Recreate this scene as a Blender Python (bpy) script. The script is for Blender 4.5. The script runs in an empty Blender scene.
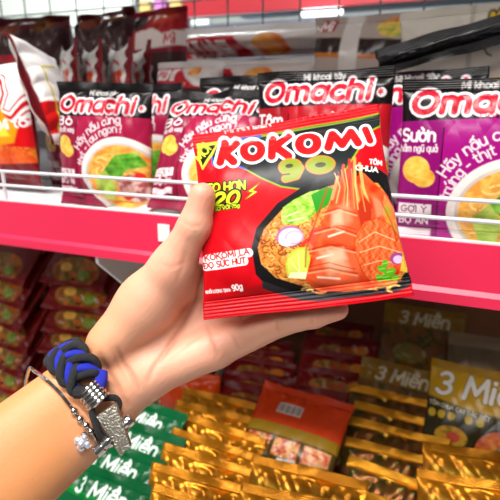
import bpy, bmesh, math, random, unicodedata
import numpy as np
from mathutils import Matrix, Vector
random.seed(3); RNG = np.random.RandomState(5)
SC = bpy.context.scene; COL = SC.collection
# ------------------------------------------------------------------ camera
FPX = 500.0; CAM = np.array([0, 0, 1.3]); YAW = math.radians(22); PIT = math.radians(16)
FW = np.array([-math.sin(YAW)*math.cos(PIT), math.cos(YAW)*math.cos(PIT), -math.sin(PIT)])
RT = np.array([math.cos(YAW), math.sin(YAW), 0.0]); UP = np.cross(RT, FW)
def c2w(p):
    p = np.asarray(p, float)
    return CAM + p[..., 0:1]*RT - p[..., 1:2]*UP + p[..., 2:3]*FW
def P(x, y, z): return np.array([(x-250)/FPX*z, (y-250)/FPX*z, z])
def at(x, y, z): return c2w(P(x, y, z))
cd = bpy.data.cameras.new('camera'); cam = bpy.data.objects.new('camera', cd); COL.objects.link(cam)
cd.sensor_width = 36; cd.lens = 36; cd.clip_start = 0.01
cd.dof.use_dof = True; cd.dof.focus_distance = 0.305; cd.dof.aperture_fstop = 12
M = Matrix.Identity(4)
for i in range(3):
    M[i][0] = RT[i]; M[i][1] = UP[i]; M[i][2] = -FW[i]; M[i][3] = CAM[i]
cam.matrix_world = M; SC.camera = cam
# ------------------------------------------------------------------ helpers
def lin(c):
    c = np.asarray(c, float)/255.0
    return np.where(c <= .04045, c/12.92, ((c+.055)/1.055)**2.4)
def tag(o, label=None, cat=None, group=None, kind=None):
    for k, v in (('label', label), ('category', cat), ('group', group), ('kind', kind)):
        if v: o[k] = v
    return o
def mat(name, rgb=None, rough=.5, metal=0., attr=None, bump=0., bscale=60., coat=0., sss=0., vary=0., spec=.5):
    m = bpy.data.materials.new(name); m.use_nodes = True; nt = m.node_tree; b = nt.nodes['Principled BSDF']
    b.inputs['Roughness'].default_value = rough; b.inputs['Metallic'].default_value = metal
    b.inputs['Specular IOR Level'].default_value = spec; b.inputs['Coat Weight'].default_value = coat; b.inputs['Coat Roughness'].default_value = .12
    tc = nt.nodes.new('ShaderNodeTexCoord')
    if attr:
        a = nt.nodes.new('ShaderNodeAttribute'); a.attribute_name = attr
        nt.links.new(a.outputs['Color'], b.inputs['Base Color'])
    elif vary:
        n = nt.nodes.new('ShaderNodeTexNoise'); n.inputs['Scale'].default_value = bscale; n.inputs['Detail'].default_value = 3
        nt.links.new(tc.outputs['Object'], n.inputs['Vector'])
        r = nt.nodes.new('ShaderNodeValToRGB'); c = lin(rgb)
        r.color_ramp.elements[0].position = .3; r.color_ramp.elements[1].position = .7
        r.color_ramp.elements[0].color = (*(c*(1-vary)), 1); r.color_ramp.elements[1].color = (*np.minimum(c*(1+vary), 1), 1)
        nt.links.new(n.outputs['Fac'], r.inputs['Fac']); nt.links.new(r.outputs['Color'], b.inputs['Base Color'])
    else:
        b.inputs['Base Color'].default_value = (*lin(rgb), 1)
    if bump:
        n = nt.nodes.new('ShaderNodeTexNoise'); n.inputs['Scale'].default_value = bscale; n.inputs['Detail'].default_value = 4
        nt.links.new(tc.outputs['Object'], n.inputs['Vector'])
        bp = nt.nodes.new('ShaderNodeBump'); bp.inputs['Strength'].default_value = bump; bp.inputs['Distance'].default_value = .002
        nt.links.new(n.outputs['Fac'], bp.inputs['Height']); nt.links.new(bp.outputs['Normal'], b.inputs['Normal'])
    if sss:
        b.inputs['Subsurface Weight'].default_value = sss; b.inputs['Subsurface Radius'].default_value = (1, .35, .2)
        b.inputs['Subsurface Scale'].default_value = .004
    return m
FILM = mat('printed_film', attr='Col', rough=.26, bump=.14, bscale=70, spec=.24)
FILM_HERO = mat('printed_film_smooth', attr='Col', rough=.24, bump=.05, bscale=45, spec=.11)
FOIL = mat('gold_foil', attr='Col', rough=.3, metal=.7, bump=.4, bscale=60)
SKIN = mat('skin', attr='Col', rough=.5, bump=.10, bscale=420, sss=.18)
M_RED = mat('red_enamel', (224, 40, 80), .38, bscale=4, vary=.04)
M_WHITE = mat('white_enamel', (228, 228, 230), .35, bscale=6, vary=.03)
M_WIRE = mat('white_wire', (215, 215, 222), .3, bscale=9, vary=.03)
M_BOARD = mat('brown_backboard', (120, 70, 35), .7, bscale=9, vary=.12)
M_GREY = mat('grey_metal', (120, 122, 126), .5, bscale=9, vary=.05)
M_PAPER = mat('white_paper', (240, 238, 235), .7, bscale=40, vary=.03)
M_BLACKC = mat('black_cord', (30, 30, 34), .62, bump=.8, bscale=1400)
M_BLUEC = mat('blue_cord', (22, 38, 190), .6, bump=.8, bscale=1400)
M_STEEL = mat('antique_steel', (176, 170, 158), .34, .9, bump=.9, bscale=700, vary=.35)
M_SILVER = mat('polished_silver', (215, 213, 210), .16, 1., bscale=300, vary=.08)
M_CRYSTAL = mat('clear_crystal', (225, 228, 240), .05, .6, bscale=300, vary=.1)
M_FLOOR = mat('floor_tile', (190, 186, 180), .3, bscale=3, vary=.06)
M_WALL = mat('pale_wall', (232, 238, 232), .7, bscale=3, vary=.03)
def mesh_obj(name, V, F, m, parent=None, smooth=True, col=None):
    me = bpy.data.meshes.new(name); V = np.asarray(V, np.float64)
    me.from_pydata(V.tolist(), [], [tuple(f) for f in F]) if not isinstance(F, np.ndarray) else _fast(me, V, F)
    if smooth: me.polygons.foreach_set('use_smooth', np.ones(len(me.polygons), bool))
    if col is not None:
        a = me.color_attributes.new('Col', 'FLOAT_COLOR', 'POINT')
        a.data.foreach_set('color', np.concatenate([col, np.ones((len(col), 1))], 1).astype(np.float32).ravel())
    me.update(); me.materials.append(m)
    o = bpy.data.objects.new(name, me); COL.objects.link(o)
    if parent: o.parent = parent
    return o
def _fast(me, V, F):
    n = F.shape[1]
    me.vertices.add(len(V)); me.vertices.foreach_set('co', V.astype(np.float32).ravel())
    me.loops.add(F.size); me.loops.foreach_set('vertex_index', F.astype(np.int32).ravel())
    me.polygons.add(len(F)); me.polygons.foreach_set('loop_start', np.arange(0, F.size, n, dtype=np.int32))
    me.polygons.foreach_set('loop_total', np.full(len(F), n, np.int32)); me.update(calc_edges=True); me.validate()
def empty(name, loc=(0, 0, 0)):
    o = bpy.data.objects.new(name, None); COL.objects.link(o); o.location = loc; o.empty_display_size = .02; return o
class MB:
    def __init__(s): s.bm = bmesh.new()
    def box(s, c, d, rot=None, bevel=0.):
        r = bmesh.ops.create_cube(s.bm, size=1); vs = r['verts']
        for v in vs: v.co = Vector((v.co.x*d[0], v.co.y*d[1], v.co.z*d[2]))
        if bevel:
            es = list({e for v in vs for e in v.link_edges})
            q = bmesh.ops.bevel(s.bm, geom=es, offset=bevel, segments=2, affect='EDGES', profile=.6)
            vs = list({v for f in q['faces'] for v in f.verts} | {v for v in vs if v.is_valid})
        for v in vs:
            if rot is not None: v.co = rot @ v.co
            v.co += Vector(c)
        return s
    def tube(s, pts, r, n=10, closed=False, flat=1., upv=None):
        pts = [Vector(p) for p in pts]; N = len(pts); rings = []; last = None
        for i, p in enumerate(pts):
            a = pts[(i-1) % N] if (closed or i) else p; b = pts[(i+1) % N] if (closed or i < N-1) else p
            t = (b-a).normalized()
            if last is None:
                u = Vector(upv) if upv is not None else (Vector((0, 0, 1)) if abs(t.z) < .9 else Vector((1, 0, 0)))
            else: u = last
            u = (u - t*u.dot(t)).normalized(); last = u; w = t.cross(u)
            rr = r[i] if hasattr(r, '__len__') else r
            rings.append([s.bm.verts.new(p + u*math.cos(k*2*math.pi/n)*rr*flat + w*math.sin(k*2*math.pi/n)*rr) for k in range(n)])
        for i in range(N if closed else N-1):
            A, B = rings[i], rings[(i+1) % N]
            for k in range(n): s.bm.faces.new((A[k], A[(k+1) % n], B[(k+1) % n], B[k]))
        if not closed:
            s.bm.faces.new(rings[0][::-1]); s.bm.faces.new(rings[-1])
        return s
    def ball(s, c, r, n=16, scale=(1, 1, 1)):
        q = bmesh.ops.create_uvsphere(s.bm, u_segments=n, v_segments=n//2+2, radius=r)
        for v in q['verts']: v.co = Vector((v.co.x*scale[0]+c[0], v.co.y*scale[1]+c[1], v.co.z*scale[2]+c[2]))
        return s
    def build(s, name, m, parent=None, smooth=True):
        bmesh.ops.recalc_face_normals(s.bm, faces=s.bm.faces)
        me = bpy.data.meshes.new(name); s.bm.to_mesh(me); s.bm.free(); me.materials.append(m)
        if smooth:
            me.polygons.foreach_set('use_smooth', np.ones(len(me.polygons), bool))
            try: me.set_sharp_from_angle(angle=math.radians(40))
            except Exception: pass
        o = bpy.data.objects.new(name, me); COL.objects.link(o)
        if parent: o.parent = parent
        return o
def copy_tree(o, parent=None):
    c = o.copy(); COL.objects.link(c)
    if parent: c.parent = parent
    for ch in list(o.children): copy_tree(ch, c)
    return c
# ------------------------------------------------------------------ print painter (flat colours of the printed film)
def arc(cx, cy, rx, ry, a0, a1, n=9):
    return [(cx+rx*math.cos(math.radians(a0+(a1-a0)*i/n)), cy+ry*math.sin(math.radians(a0+(a1-a0)*i/n))) for i in range(n+1)]
def bowl_(w, top=.7): return arc(w/2, top/2, w/2, top/2, 0, 360, 14)
G = {
 'A': (.8, [[(0,0),(.4,1),(.8,0)], [(.14,.35),(.66,.35)]]), 'B': (.65, [[(0,0),(0,1),(.35,1)]+arc(.35,.76,.26,.24,90,-90)+[(0,.52)], arc(.35,.26,.3,.26,90,-90)+[(0,0)]]),
 'C': (.75, [arc(.42,.5,.42,.5,50,310,12)]), 'D': (.75, [[(0,0),(0,1),(.3,1)]+arc(.3,.5,.45,.5,90,-90)+[(0,0)]]), 'E': (.6, [[(.6,0),(0,0),(0,1),(.6,1)], [(0,.52),(.5,.52)]]),
 'G': (.8, [arc(.42,.5,.42,.5,50,330,12)+[(.8,.45),(.5,.45)]]), 'H': (.7, [[(0,0),(0,1)], [(.7,0),(.7,1)], [(0,.5),(.7,.5)]]), 'I': (.1, [[(.05,0),(.05,1)]]),
 'K': (.7, [[(0,0),(0,1)], [(.65,1),(.05,.45)], [(.2,.58),(.7,0)]]), 'L': (.55, [[(0,1),(0,0),(.55,0)]]), 'M': (.9, [[(0,0),(.08,1),(.45,.25),(.82,1),(.9,0)]]),
 'N': (.7, [[(0,0),(0,1),(.7,0),(.7,1)]]), 'O': (.85, [arc(.42,.5,.42,.5,0,360,16)]), 'S': (.6, [arc(.32,.75,.28,.25,40,270,9)+arc(.32,.25,.28,.25,90,-140,9)]),
 'T': (.7, [[(0,1),(.7,1)], [(.35,1),(.35,0)]]), 'U': (.7, [[(0,1)]+arc(.35,.35,.35,.35,180,360)+[(.7,1)]]), 'V': (.8, [[(0,1),(.4,0),(.8,1)]]), 'X': (.7, [[(0,0),(.7,1)], [(0,1),(.7,0)]]),
 'Y': (.7, [[(0,1),(.35,.5),(.7,1)], [(.35,.5),(.35,0)]]), 'W': (1., [[(0,1),(.25,0),(.5,.8),(.75,0),(1,1)]]), 'R': (.65, [[(0,0),(0,1),(.35,1)]+arc(.35,.75,.27,.25,90,-90)+[(0,.5)], [(.3,.5),(.65,0)]]),
 'P': (.6, [[(0,0),(0,1),(.33,1)]+arc(.33,.74,.27,.26,90,-90)+[(0,.48)]]),
 '0': (.65, [arc(.32,.5,.32,.5,0,360,16)]), '2': (.6, [arc(.3,.72,.29,.28,170,-30,8)+[(0,0),(.62,0)]]), '3': (.6, [arc(.28,.75,.27,.25,150,-90,8)+arc(.28,.26,.31,.26,90,-150,8)]),
 '5': (.6, [[(.55,1),(.08,1),(.04,.55)]+arc(.28,.32,.3,.32,120,-150,9)]), '7': (.6, [[(0,1),(.6,1),(.2,0)]]), '9': (.62, [arc(.3,.7,.3,.3,0,360,12), [(.6,.7)]+arc(.3,.4,.3,.4,0,-110,7)]),
 'a': (.6, [bowl_(.6), [(.6,.7),(.6,0)]]), 'b': (.6, [bowl_(.6), [(0,1),(0,0)]]), 'c': (.52, [arc(.32,.35,.32,.35,50,310,10)]), 'd': (.6, [bowl_(.6), [(.6,1),(.6,0)]]),
 'e': (.6, [[(.02,.36),(.6,.36)]+arc(.31,.35,.3,.35,0,310,11)]), 'g': (.6, [bowl_(.6), [(.6,.7),(.6,-.1)]+arc(.3,-.08,.3,.2,0,-150,6)]), 'h': (.55, [[(0,0),(0,1)], [(0,.35)]+arc(.27,.42,.27,.28,180,0)+[(.55,0)]]),
 'i': (.1, [[(.05,0),(.05,.66)], [(.05,.93),(.05,.95)]]), 'k': (.5, [[(0,0),(0,1)], [(.48,.68),(.03,.3)], [(.16,.42),(.5,0)]]), 'l': (.1, [[(.05,0),(.05,1)]]),
 'm': (.9, [[(0,0),(0,.68)], [(0,.4)]+arc(.22,.45,.22,.25,180,0)+[(.45,0)], [(.45,.4)]+arc(.67,.45,.22,.25,180,0)+[(.9,0)]]), 'n': (.55, [[(0,0),(0,.68)], [(0,.38)]+arc(.27,.42,.27,.28,180,0)+[(.55,0)]]),
 'o': (.62, [bowl_(.62)]), 'p': (.6, [bowl_(.6), [(0,.7),(0,-.28)]]), 'q': (.6, [bowl_(.6), [(.6,.7),(.6,-.28)]]), 'r': (.36, [[(0,0),(0,.68)], [(0,.4)]+arc(.24,.45,.24,.24,180,60,5)]),
 's': (.45, [arc(.23,.52,.21,.17,40,270,7)+arc(.23,.18,.22,.18,90,-140,7)]), 't': (.38, [[(.15,.95),(.15,.15)]+arc(.3,.15,.15,.15,180,290,4), [(0,.68),(.36,.68)]]), 'u': (.55, [[(0,.68)]+arc(.27,.27,.27,.27,180,360)+[(.55,.68)], [(.55,.3),(.55,0)]]),
 'v': (.55, [[(0,.68),(.27,0),(.55,.68)]]), 'x': (.5, [[(0,0),(.5,.68)], [(0,.68),(.5,0)]]), 'y': (.55, [[(0,.68),(.28,.02)], [(.55,.68),(.2,-.28),(.05,-.28)]]),
 '-': (.35, [[(0,.36),(.35,.36)]]), '!': (.1, [[(.05,.35),(.05,1)], [(.05,.02),(.05,.03)]]), ',': (.1, [[(.06,.05),(0,-.15)]]), ' ': (.25, []), '*': (.5, [[(.25,.2),(.25,.9)], [(0,.4),(.5,.7)], [(0,.7),(.5,.4)]]),
}
def glyph(ch):
    if ch in 'Đđ':
        b = 'D' if ch == 'Đ' else 'd'; w, pl = G[b]
        return w, pl + ([[(-.15,.5),(.28,.5)]] if ch == 'Đ' else [[(.4,.88),(.75,.88)]])
    d = unicodedata.normalize('NFD', ch); w, pl = G.get(d[0], G['o']); pl = list(pl)
    topy = 1.0 if (d[0].isupper() or d[0] in 'bdhklt') else .7
    if d[0] == 'i' and len(d) > 1: pl = pl[:1]
    y = topy + .17; c = w/2
    for k in d[1:]:
        if k == '\u0302': pl.append([(c-.2,y),(c,y+.17),(c+.2,y)]); y += .12; c += .12
        elif k == '\u0306': pl.append(arc(c,y+.15,.18,.15,180,360,5)); y += .12
        elif k == '\u031b': pl.append([(w-.02,topy-.08),(w+.13,topy+.02),(w+.13,topy+.12)])
        elif k == '\u0301': pl.append([(c-.04,y+.03),(c+.14,y+.22)])
        elif k == '\u0300': pl.append([(c+.04,y+.03),(c-.14,y+.22)])
        elif k == '\u0309': pl.append(arc(c,y+.18,.1,.08,180,-60,5)+[(c,y+.03)])
        elif k == '\u0303': pl.append([(c-.2,y+.05),(c-.08,y+.15),(c+.06,y+.06),(c+.18,y+.16)])
        elif k == '\u0323': pl.append([(c,-.2),(c,-.19)])
    return w, pl
class Art:
    def __init__(s, X, Y, base):
        s.X, s.Y = X, Y; s.C = np.zeros(X.shape+(3,)); s.C[:] = base
        s.h = max(np.median(np.hypot(np.diff(X, axis=1), np.diff(Y, axis=1))), 1e-6)
    def win(s, x0, x1, y0, y1):
        ok = (s.X >= x0) & (s.X <= x1) & (s.Y >= y0) & (s.Y <= y1)
        if not ok.any(): return None
        r = np.where(ok.any(1))[0]; c = np.where(ok.any(0))[0]
        return slice(r[0], r[-1]+1), slice(c[0], c[-1]+1)
    def put(s, sl, d, col, soft=0., a=1.):
        w = max(soft, s.h); k = np.clip(.5-d/w, 0, 1)[..., None]*a
        col = np.asarray(col, float)
        s.C[sl] = s.C[sl]*(1-k) + col*k
    def segd(s, sl, pts):
        x, y = s.X[sl], s.Y[sl]; d = np.full(x.shape, 1e9)
        if len(pts) == 1: pts = [pts[0], pts[0]]
        for (ax, ay), (bx, by) in zip(pts[:-1], pts[1:]):
            vx, vy = bx-ax, by-ay; L = vx*vx+vy*vy+1e-12
            t = np.clip(((x-ax)*vx+(y-ay)*vy)/L, 0, 1)
            d = np.minimum(d, np.hypot(x-ax-t*vx, y-ay-t*vy))
        return d
    def strokes(s, pls, wid, col, soft=0., a=1.):
        xs = [p[0] for pl in pls for p in pl]; ys = [p[1] for pl in pls for p in pl]
        if not xs: return
        m = wid+2*s.h+soft; sl = s.win(min(xs)-m, max(xs)+m, min(ys)-m, max(ys)+m)
        if sl is None: return
        d = np.full(s.X[sl].shape, 1e9)
        for pl in pls: d = np.minimum(d, s.segd(sl, pl))
        s.put(sl, d-wid/2, lin(col), soft, a)
    def poly(s, pts, col, soft=0., grow=0., a=1., fn=None):
        pts = list(pts); xs, ys = zip(*pts); m = 3*s.h+soft+grow
        sl = s.win(min(xs)-m, max(xs)+m, min(ys)-m, max(ys)+m)
        if sl is None: return
        x, y = s.X[sl], s.Y[sl]; ins = np.zeros(x.shape, bool)
        for (ax, ay), (bx, by) in zip(pts, pts[1:]+pts[:1]):
            c = (ay > y) != (by > y)
            ins ^= c & (x < (bx-ax)*(y-ay)/((by-ay) if by != ay else 1e-9)+ax)
        d = s.segd(sl, pts+pts[:1]); d = np.where(ins, -d, d)-grow
        s.put(sl, d, fn(x, y) if fn else lin(col), soft, a)
    def ell(s, cx, cy, rx, ry, col, rot=0., soft=0., a=1., fn=None, ring=None):
        m = max(rx, ry)+3*s.h+soft; sl = s.win(cx-m, cx+m, cy-m, cy+m)
        if sl is None: return
        c, q = math.cos(math.radians(rot)), math.sin(math.radians(rot))
        x, y = s.X[sl]-cx, s.Y[sl]-cy; u, v = x*c+y*q, -x*q+y*c
        k = np.sqrt((u/rx)**2+(v/ry)**2); d = (k-1)*min(rx, ry)
        if ring: d = np.abs(d)-ring
        s.put(sl, d, fn(s.X[sl], s.Y[sl]) if fn else lin(col), soft, a)
    def text(s, txt, x, y, size, col, wt=.16, ang=0., slant=0., sp=.22, out=None, outw=0., path=None, a=1., width=None):
        # (x, y) = left end of the baseline; path = (cx, cy, r, start angle in degrees, direction)
        pls = []; adv = 0.
        tot = sum(glyph(c)[0]+sp for c in txt)-sp
        sx = (width/(tot*size)) if width else 1.
        c, q = math.cos(math.radians(ang)), math.sin(math.radians(ang))
        for ch in txt:
            w, gp = glyph(ch)
            for pl in gp:
                o = []
                for gx, gy in pl:
                    if path:
                        cx, cy, r, a0 = path; L = (adv+w/2)*size*sx; th = math.radians(a0)+L/r
                        lx, ly = (gx-w/2)*size*sx, gy*size; rr = r+ly
                        o.append((cx+rr*math.sin(th)+lx*math.cos(th), cy-rr*math.cos(th)+lx*math.sin(th)))
                    else:
                        px, py = (adv+gx+slant*gy)*size*sx, -gy*size
                        o.append((x+px*c-py*q, y+px*q+py*c))
                pls.append(o)
            adv += w+sp
        if out is not None:
            for pl in pls: s.strokes([pl], wt*size+2*outw, out, a=a)
        for pl in pls: s.strokes([pl], wt*size, col, a=a)
def fbm(x, y, sc, seed=0):
    r = np.random.RandomState(seed); v = np.zeros(np.shape(x))
    for k in range(6):
        a = r.uniform(0, 6.28); f = sc*(1+.6*k); v += np.sin(x*f*math.cos(a)+y*f*math.sin(a)+r.uniform(0, 6.28)+1.3*np.sin(y*f*.7+k))/(1+.5*k)
    return v/3
def mixfn(cols, sc, seed):
    L = [lin(c) for c in cols]
    def f(x, y):
        v = np.clip((fbm(x, y, sc, seed)+1)/2, 0, .999)*(len(L)-1); i = np.minimum(v.astype(int), len(L)-2); t = (v-i)[..., None]
        A = np.array(L); return A[i]*(1-t)+A[i+1]*t
    return f
noodle = lambda sc, seed: mixfn([(150,70,20), (214,140,60), (245,200,120), (205,120,45), (240,190,105)], sc, seed)
# ------------------------------------------------------------------ pillow packets
def packet(name, W, H, T, art, nu=90, nv=90, film=FILM, seed=1, pinch=.03, seal=.009, wr=.0012, back=(120,20,30), aw=100., seal_names=('top_seal', 'bottom_seal'), plump=2.6):
    """upright packet: local x = width, z = height from its base, front towards -y; the parts are pouch and two crimped seals"""
    root = empty(name); r = np.random.RandomState(seed); ph = r.uniform(0, 6.28, 12); Hb = H-2*seal
    def surf(u, v):      # u, v in -1..1, v up
        prof = (np.clip(1-np.abs(u)**plump, 0, 1)**.5)*(np.clip(1-np.abs(v)**2.4, 0, 1)**.72)
        x = u*W/2*(1-pinch*np.sqrt(np.clip(1-v*v, 0, 1))); z = seal+Hb*(v+1)/2
        k = np.zeros_like(u)
        for i in range(4): k += np.sin(u*(5+4*i)+ph[i]+1.5*np.sin(v*3+ph[i+4]))/(1.2+i*.5)
        e = np.abs(v)**3*np.clip((1-v*v)*6, 0, 1)
        fold = np.abs(np.sin(u*11+ph[8]+v*2.0+1.2*np.sin(v*4+ph[9])))+np.abs(np.sin(u*7-ph[10]-v*5))-1.2
        w = wr*(1.6*k*e + .9*fold*(.18+np.abs(v)**2)*np.clip((1-v*v)*5, 0, 1)*np.clip((1-u*u)*5, 0, 1))
        return x, prof, z, w
    def grid(nu, nv): return np.meshgrid(np.linspace(-1, 1, nu), np.linspace(1, -1, nv))
    def quads(nu, nv, flip=False):
        i = np.arange(nu*nv).reshape(nv, nu); q = np.stack([i[:-1, :-1], i[1:, :-1], i[1:, 1:], i[:-1, 1:]], -1).reshape(-1, 4)
        return q[:, ::-1] if flip else q
    u, v = grid(nu, nv); x, pr, z, w = surf(u, v)
    # long axis seam shares its outline with the back
    yf = -(T/2*pr+w*np.clip(pr*3, 0, 1)); U = (x/W+.5)*aw; Vv = (H-z)/W*aw
    cf = art(U, Vv)
    bu, bv = grid(max(nu//3, 20), max(nv//3, 20)); bx, bp, bz, bw = surf(bu, bv); yb = T/2*bp+bw*np.clip(bp*3, 0, 1)
    Vt = np.concatenate([np.stack([x, yf, z], -1).reshape(-1, 3), np.stack([bx, yb, bz], -1).reshape(-1, 3)])
    F = np.concatenate([quads(*u.shape[::-1]), quads(*bu.shape[::-1], flip=True)+u.size])
    cb = np.zeros((bu.size, 3)); cb[:] = lin(back)
    mesh_obj('pouch', Vt, F, film, root, col=np.concatenate([cf.reshape(-1, 3), cb]))
    for nm, z0, z1 in ((seal_names[0], H-seal, H), (seal_names[1], 0, seal)):
        su = np.linspace(-1, 1, max(nu//2, 30)); sv = np.linspace(0, 1, 22)
        a, b = np.meshgrid(su, sv[::-1]); zz = z0+(z1-z0)*b
        tooth = .0; edge = b if z0 else 1-b
        off = .0003*np.sin(b*2*math.pi*5)+edge*wr*1.3*(np.sin(a*4+ph[2])+.5*np.sin(a*9+ph[5]))
        zz = zz+edge*.0007*np.sin(a*3+ph[7])
        ccol = art((a/2+.5)*aw, (H-zz)/W*aw)
        fr = np.stack([a*W/2, off-.0003, zz], -1).reshape(-1, 3); bk = fr+np.array([0, .0006, 0])
        q = quads(*a.shape[::-1]); n = a.size
        ny, nx = a.shape; idx = np.arange(n).reshape(ny, nx)
        rim = np.concatenate([idx[0], idx[1:, -1], idx[-1, ::-1][1:], idx[::-1, 0][1:-1]])
        side = np.stack([rim, np.roll(rim, -1), np.roll(rim, -1)+n, rim+n], -1)
        mesh_obj(nm, np.concatenate([fr, bk]), np.concatenate([q, q[:, ::-1]+n, side]), film, root, col=np.concatenate([ccol.reshape(-1, 3)]*2))
    return root
def frame(right, up, loc):
    """matrix for a packet whose local x runs along right and local z along up"""
    r = Vector(right).normalized(); u = Vector(up); u = (u-r*u.dot(r)).normalized(); y = u.cross(r)
    m = Matrix.Identity(4)
    for i in range(3): m[i][0] = r[i]; m[i][1] = y[i]; m[i][2] = u[i]; m[i][3] = loc[i]
    return m
# ------------------------------------------------------------------ print designs
HW, HH = .124, .1269
HTL = np.array([-.03683, -.07775, .34102]); HR = np.array([.12163, -.01676, -.01736]); HD = np.array([.00894, .12080, -.03787])
HN = -np.cross(HR, HD); HN /= np.linalg.norm(HN)
def hero_pt(s, t, off=0.):   # point on the held packet's plane, off metres in front of it (camera axes)
    s = np.asarray(s, float)[..., None]; t = np.asarray(t, float)[..., None]; off = np.asarray(off, float)[..., None]
    return HTL+s*HR+t*HD+off*HN
def art_hero(U, V):
    s, t = U/124., V/126.9
    b = .0125*np.clip(1-np.abs(2*s-1)**3, 0, 1)**.5*np.clip(1-np.abs(2*t-1)**2.6, 0, 1)**.7
    p = hero_pt(s, t, b); A = Art(p[..., 0]/p[..., 2]*500+250, p[..., 1]/p[..., 2]*500+250, lin((204, 14, 26)))
    A.poly([(190,262),(215,268),(250,282),(300,296),(345,303),(420,292),(420,330),(190,335)], (182,10,20), soft=14)
    # black banner behind the big lettering, with a blue and lime border
    ban = [(216,163),(214,150),(221,139),(262,132.5),(320,122.5),(371,114.5),(384,113),(383,124),(374,128),(362,146),(352,162),(343,178),(326,186),(305,190),(284,187),(264,178),(246,167),(236,163)]
    A.poly(ban, (120,160,30), grow=1.6); A.poly([(216,163),(214,150),(221,139),(262,132.5),(258,170),(246,167),(236,163)], (60,90,190), grow=1.8)
    A.poly(ban, (32,36,38)); A.poly([(221,141),(226,138),(262,132.5),(258,136),(235,141)], (40,105,165), soft=4)
    # bowl
    bowl = [(255,248),(260,230),(281,206),(304,191),(330,181),(352,172),(376,168),(389,176),(399,200),(408,230),(413,262),(412,280),(404,291),(388,296),(345,300),(305,296),(272,288),(258,273)]
    A.poly(bowl, (24,22,24), grow=2.0); A.poly([(262,280),(300,292),(345,297),(390,293),(409,283),(411,288),(392,299),(345,303),(300,299),(262,287)], (46,44,48))
    ins = [(259,248),(266,230),(284,211),(306,197),(332,187),(356,181),(380,183),(390,196),(400,222),(407,250),(409,268),(400,279),(384,286),(345,290),(308,286),(276,277),(262,264)]
    A.poly(ins, (215,140,70), fn=mixfn([(128,52,12),(186,104,36),(220,152,74),(172,86,26)], .8, 4))
    rr = np.random.RandomState(8)
    for i in range(230):       # noodle strands
        x, y = rr.uniform(258, 312), rr.uniform(222, 286)
        if (x-305)**2/42**2+(y-246)**2/36**2 > 1 or y < 234-.55*(x-262): continue
        a = rr.uniform(0, 360); R = rr.uniform(2, 4.5)
        A.strokes([arc(x, y, R, R*.7, a, a+170, 7)], 1.5, [(236,176,92), (212,130,50), (150,70,22), (226,152,70)][i % 4])
    for i in range(40):
        x, y = rr.uniform(300, 396), rr.uniform(276, 289); a = rr.uniform(0, 360)
        A.strokes([arc(x, y, 6, 3, a, a+150, 6)], 1.4, [(240,186,104), (220,130,60), (170,84,30)][i % 3])
    g = mixfn([(56,120,14), (126,184,44), (184,218,104), (100,166,30)], .35, 2)
    A.poly([(285,209),(296,201),(312,193),(326,190),(327,200),(318,212),(310,222),(296,226),(283,222)], (150,205,60), fn=g)
    A.poly([(313,196),(329,188),(337,190),(330,206),(318,214)], (40,140,30)); A.poly([(283,214),(300,206),(308,213),(300,226),(284,224)], (165,215,75), fn=g)
    A.strokes([[(287,218),(300,213)], [(290,222),(305,219)]], 1.2, (225,245,170))
    A.ell(291,237,13.5,10, (168,96,150), rot=-10); A.ell(292,237.5,12,8.6, (232,196,212), rot=-10); A.ell(296,238,9,6, (206,140,176), rot=-10, ring=.4)
    A.ell(312,246,11,8, (214,60,40), rot=-25); A.ell(313,246,8,5, (240,120,80), rot=-25); A.ell(319,238,9,10, (224,80,60)); A.ell(286,243,6,3.5, (246,225,236), rot=20)
    A.poly([(288,277),(286,264),(290,254),(299,248),(309,247),(312,266),(308,276)], (190,205,60)); A.poly([(289,274),(288,263),(292,256),(300,250),(307,250),(308,270)], (214,222,92)); A.strokes([[(300,272),(299,252)], [(300,272),(290,259)]], 1, (238,240,160)); A.poly([(288,277),(308,278),(312,268),(306,271),(291,272)], (240,240,190))
    # prawns
    org = mixfn([(176,24,8), (216,58,22), (232,92,46), (222,70,30), (200,40,14)], .12, 6)
    A.poly([(336,196),(343,180),(349,170),(358,178),(366,174),(378,186),(388,194),(396,208),(404,228),(409,252),(405,268),(392,279),(372,286),(345,289),(318,288),(306,279),(311,262),(315,245),(323,226),(330,209)], (220,70,36), fn=org, grow=.6)
    A.poly([(386,194),(396,208),(403,228),(409,254),(401,250),(392,232),(384,214)], (226,200,80), fn=mixfn([(120,170,40),(236,120,60),(240,180,80)], .2, 3))
    for q, c in (([(346,166),(343,190),(336,214)], (214,80,40)), ([(352,160),(351,186),(346,206)], (190,48,24)), ([(357,158),(357,184),(362,206)], (240,150,70)), ([(362,164),(365,188),(372,210)], (246,170,90)), ([(340,178),(334,200)], (238,140,90))): A.strokes([q], 3.0, c)
    A.poly([(335,203),(352,192),(360,206),(358,232),(350,244),(326,240)], (230,86,46), soft=4); A.poly([(340,208),(352,202),(353,222),(338,232)], (240,132,92), soft=6)
    A.poly([(318,248),(350,246),(362,262),(358,284),(320,284),(312,268)], (230,96,56), soft=4); A.poly([(322,252),(342,252),(350,268),(330,274)], (246,172,132), soft=8)
    A.strokes([[(314,249),(330,244),(352,247)], [(311,266),(330,262),(356,268)], [(326,229),(342,226),(358,230)]], 1.1, (176,36,16), a=.7)
    A.strokes([[(318,258),(334,254)], [(330,237),(345,232)], [(318,276),(340,277)]], 1.6, (255,222,200), soft=1.5)
    A.poly([(358,206),(366,196),(374,206),(372,226),(362,228)], (180,48,24), soft=2); A.poly([(374,196),(384,202),(386,214),(378,218)], (238,128,90), soft=3)
    cl = [(356,236),(366,222),(380,218),(393,226),(404,242),(407,258),(396,266),(386,278),(372,281),(362,268),(356,252)]
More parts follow.
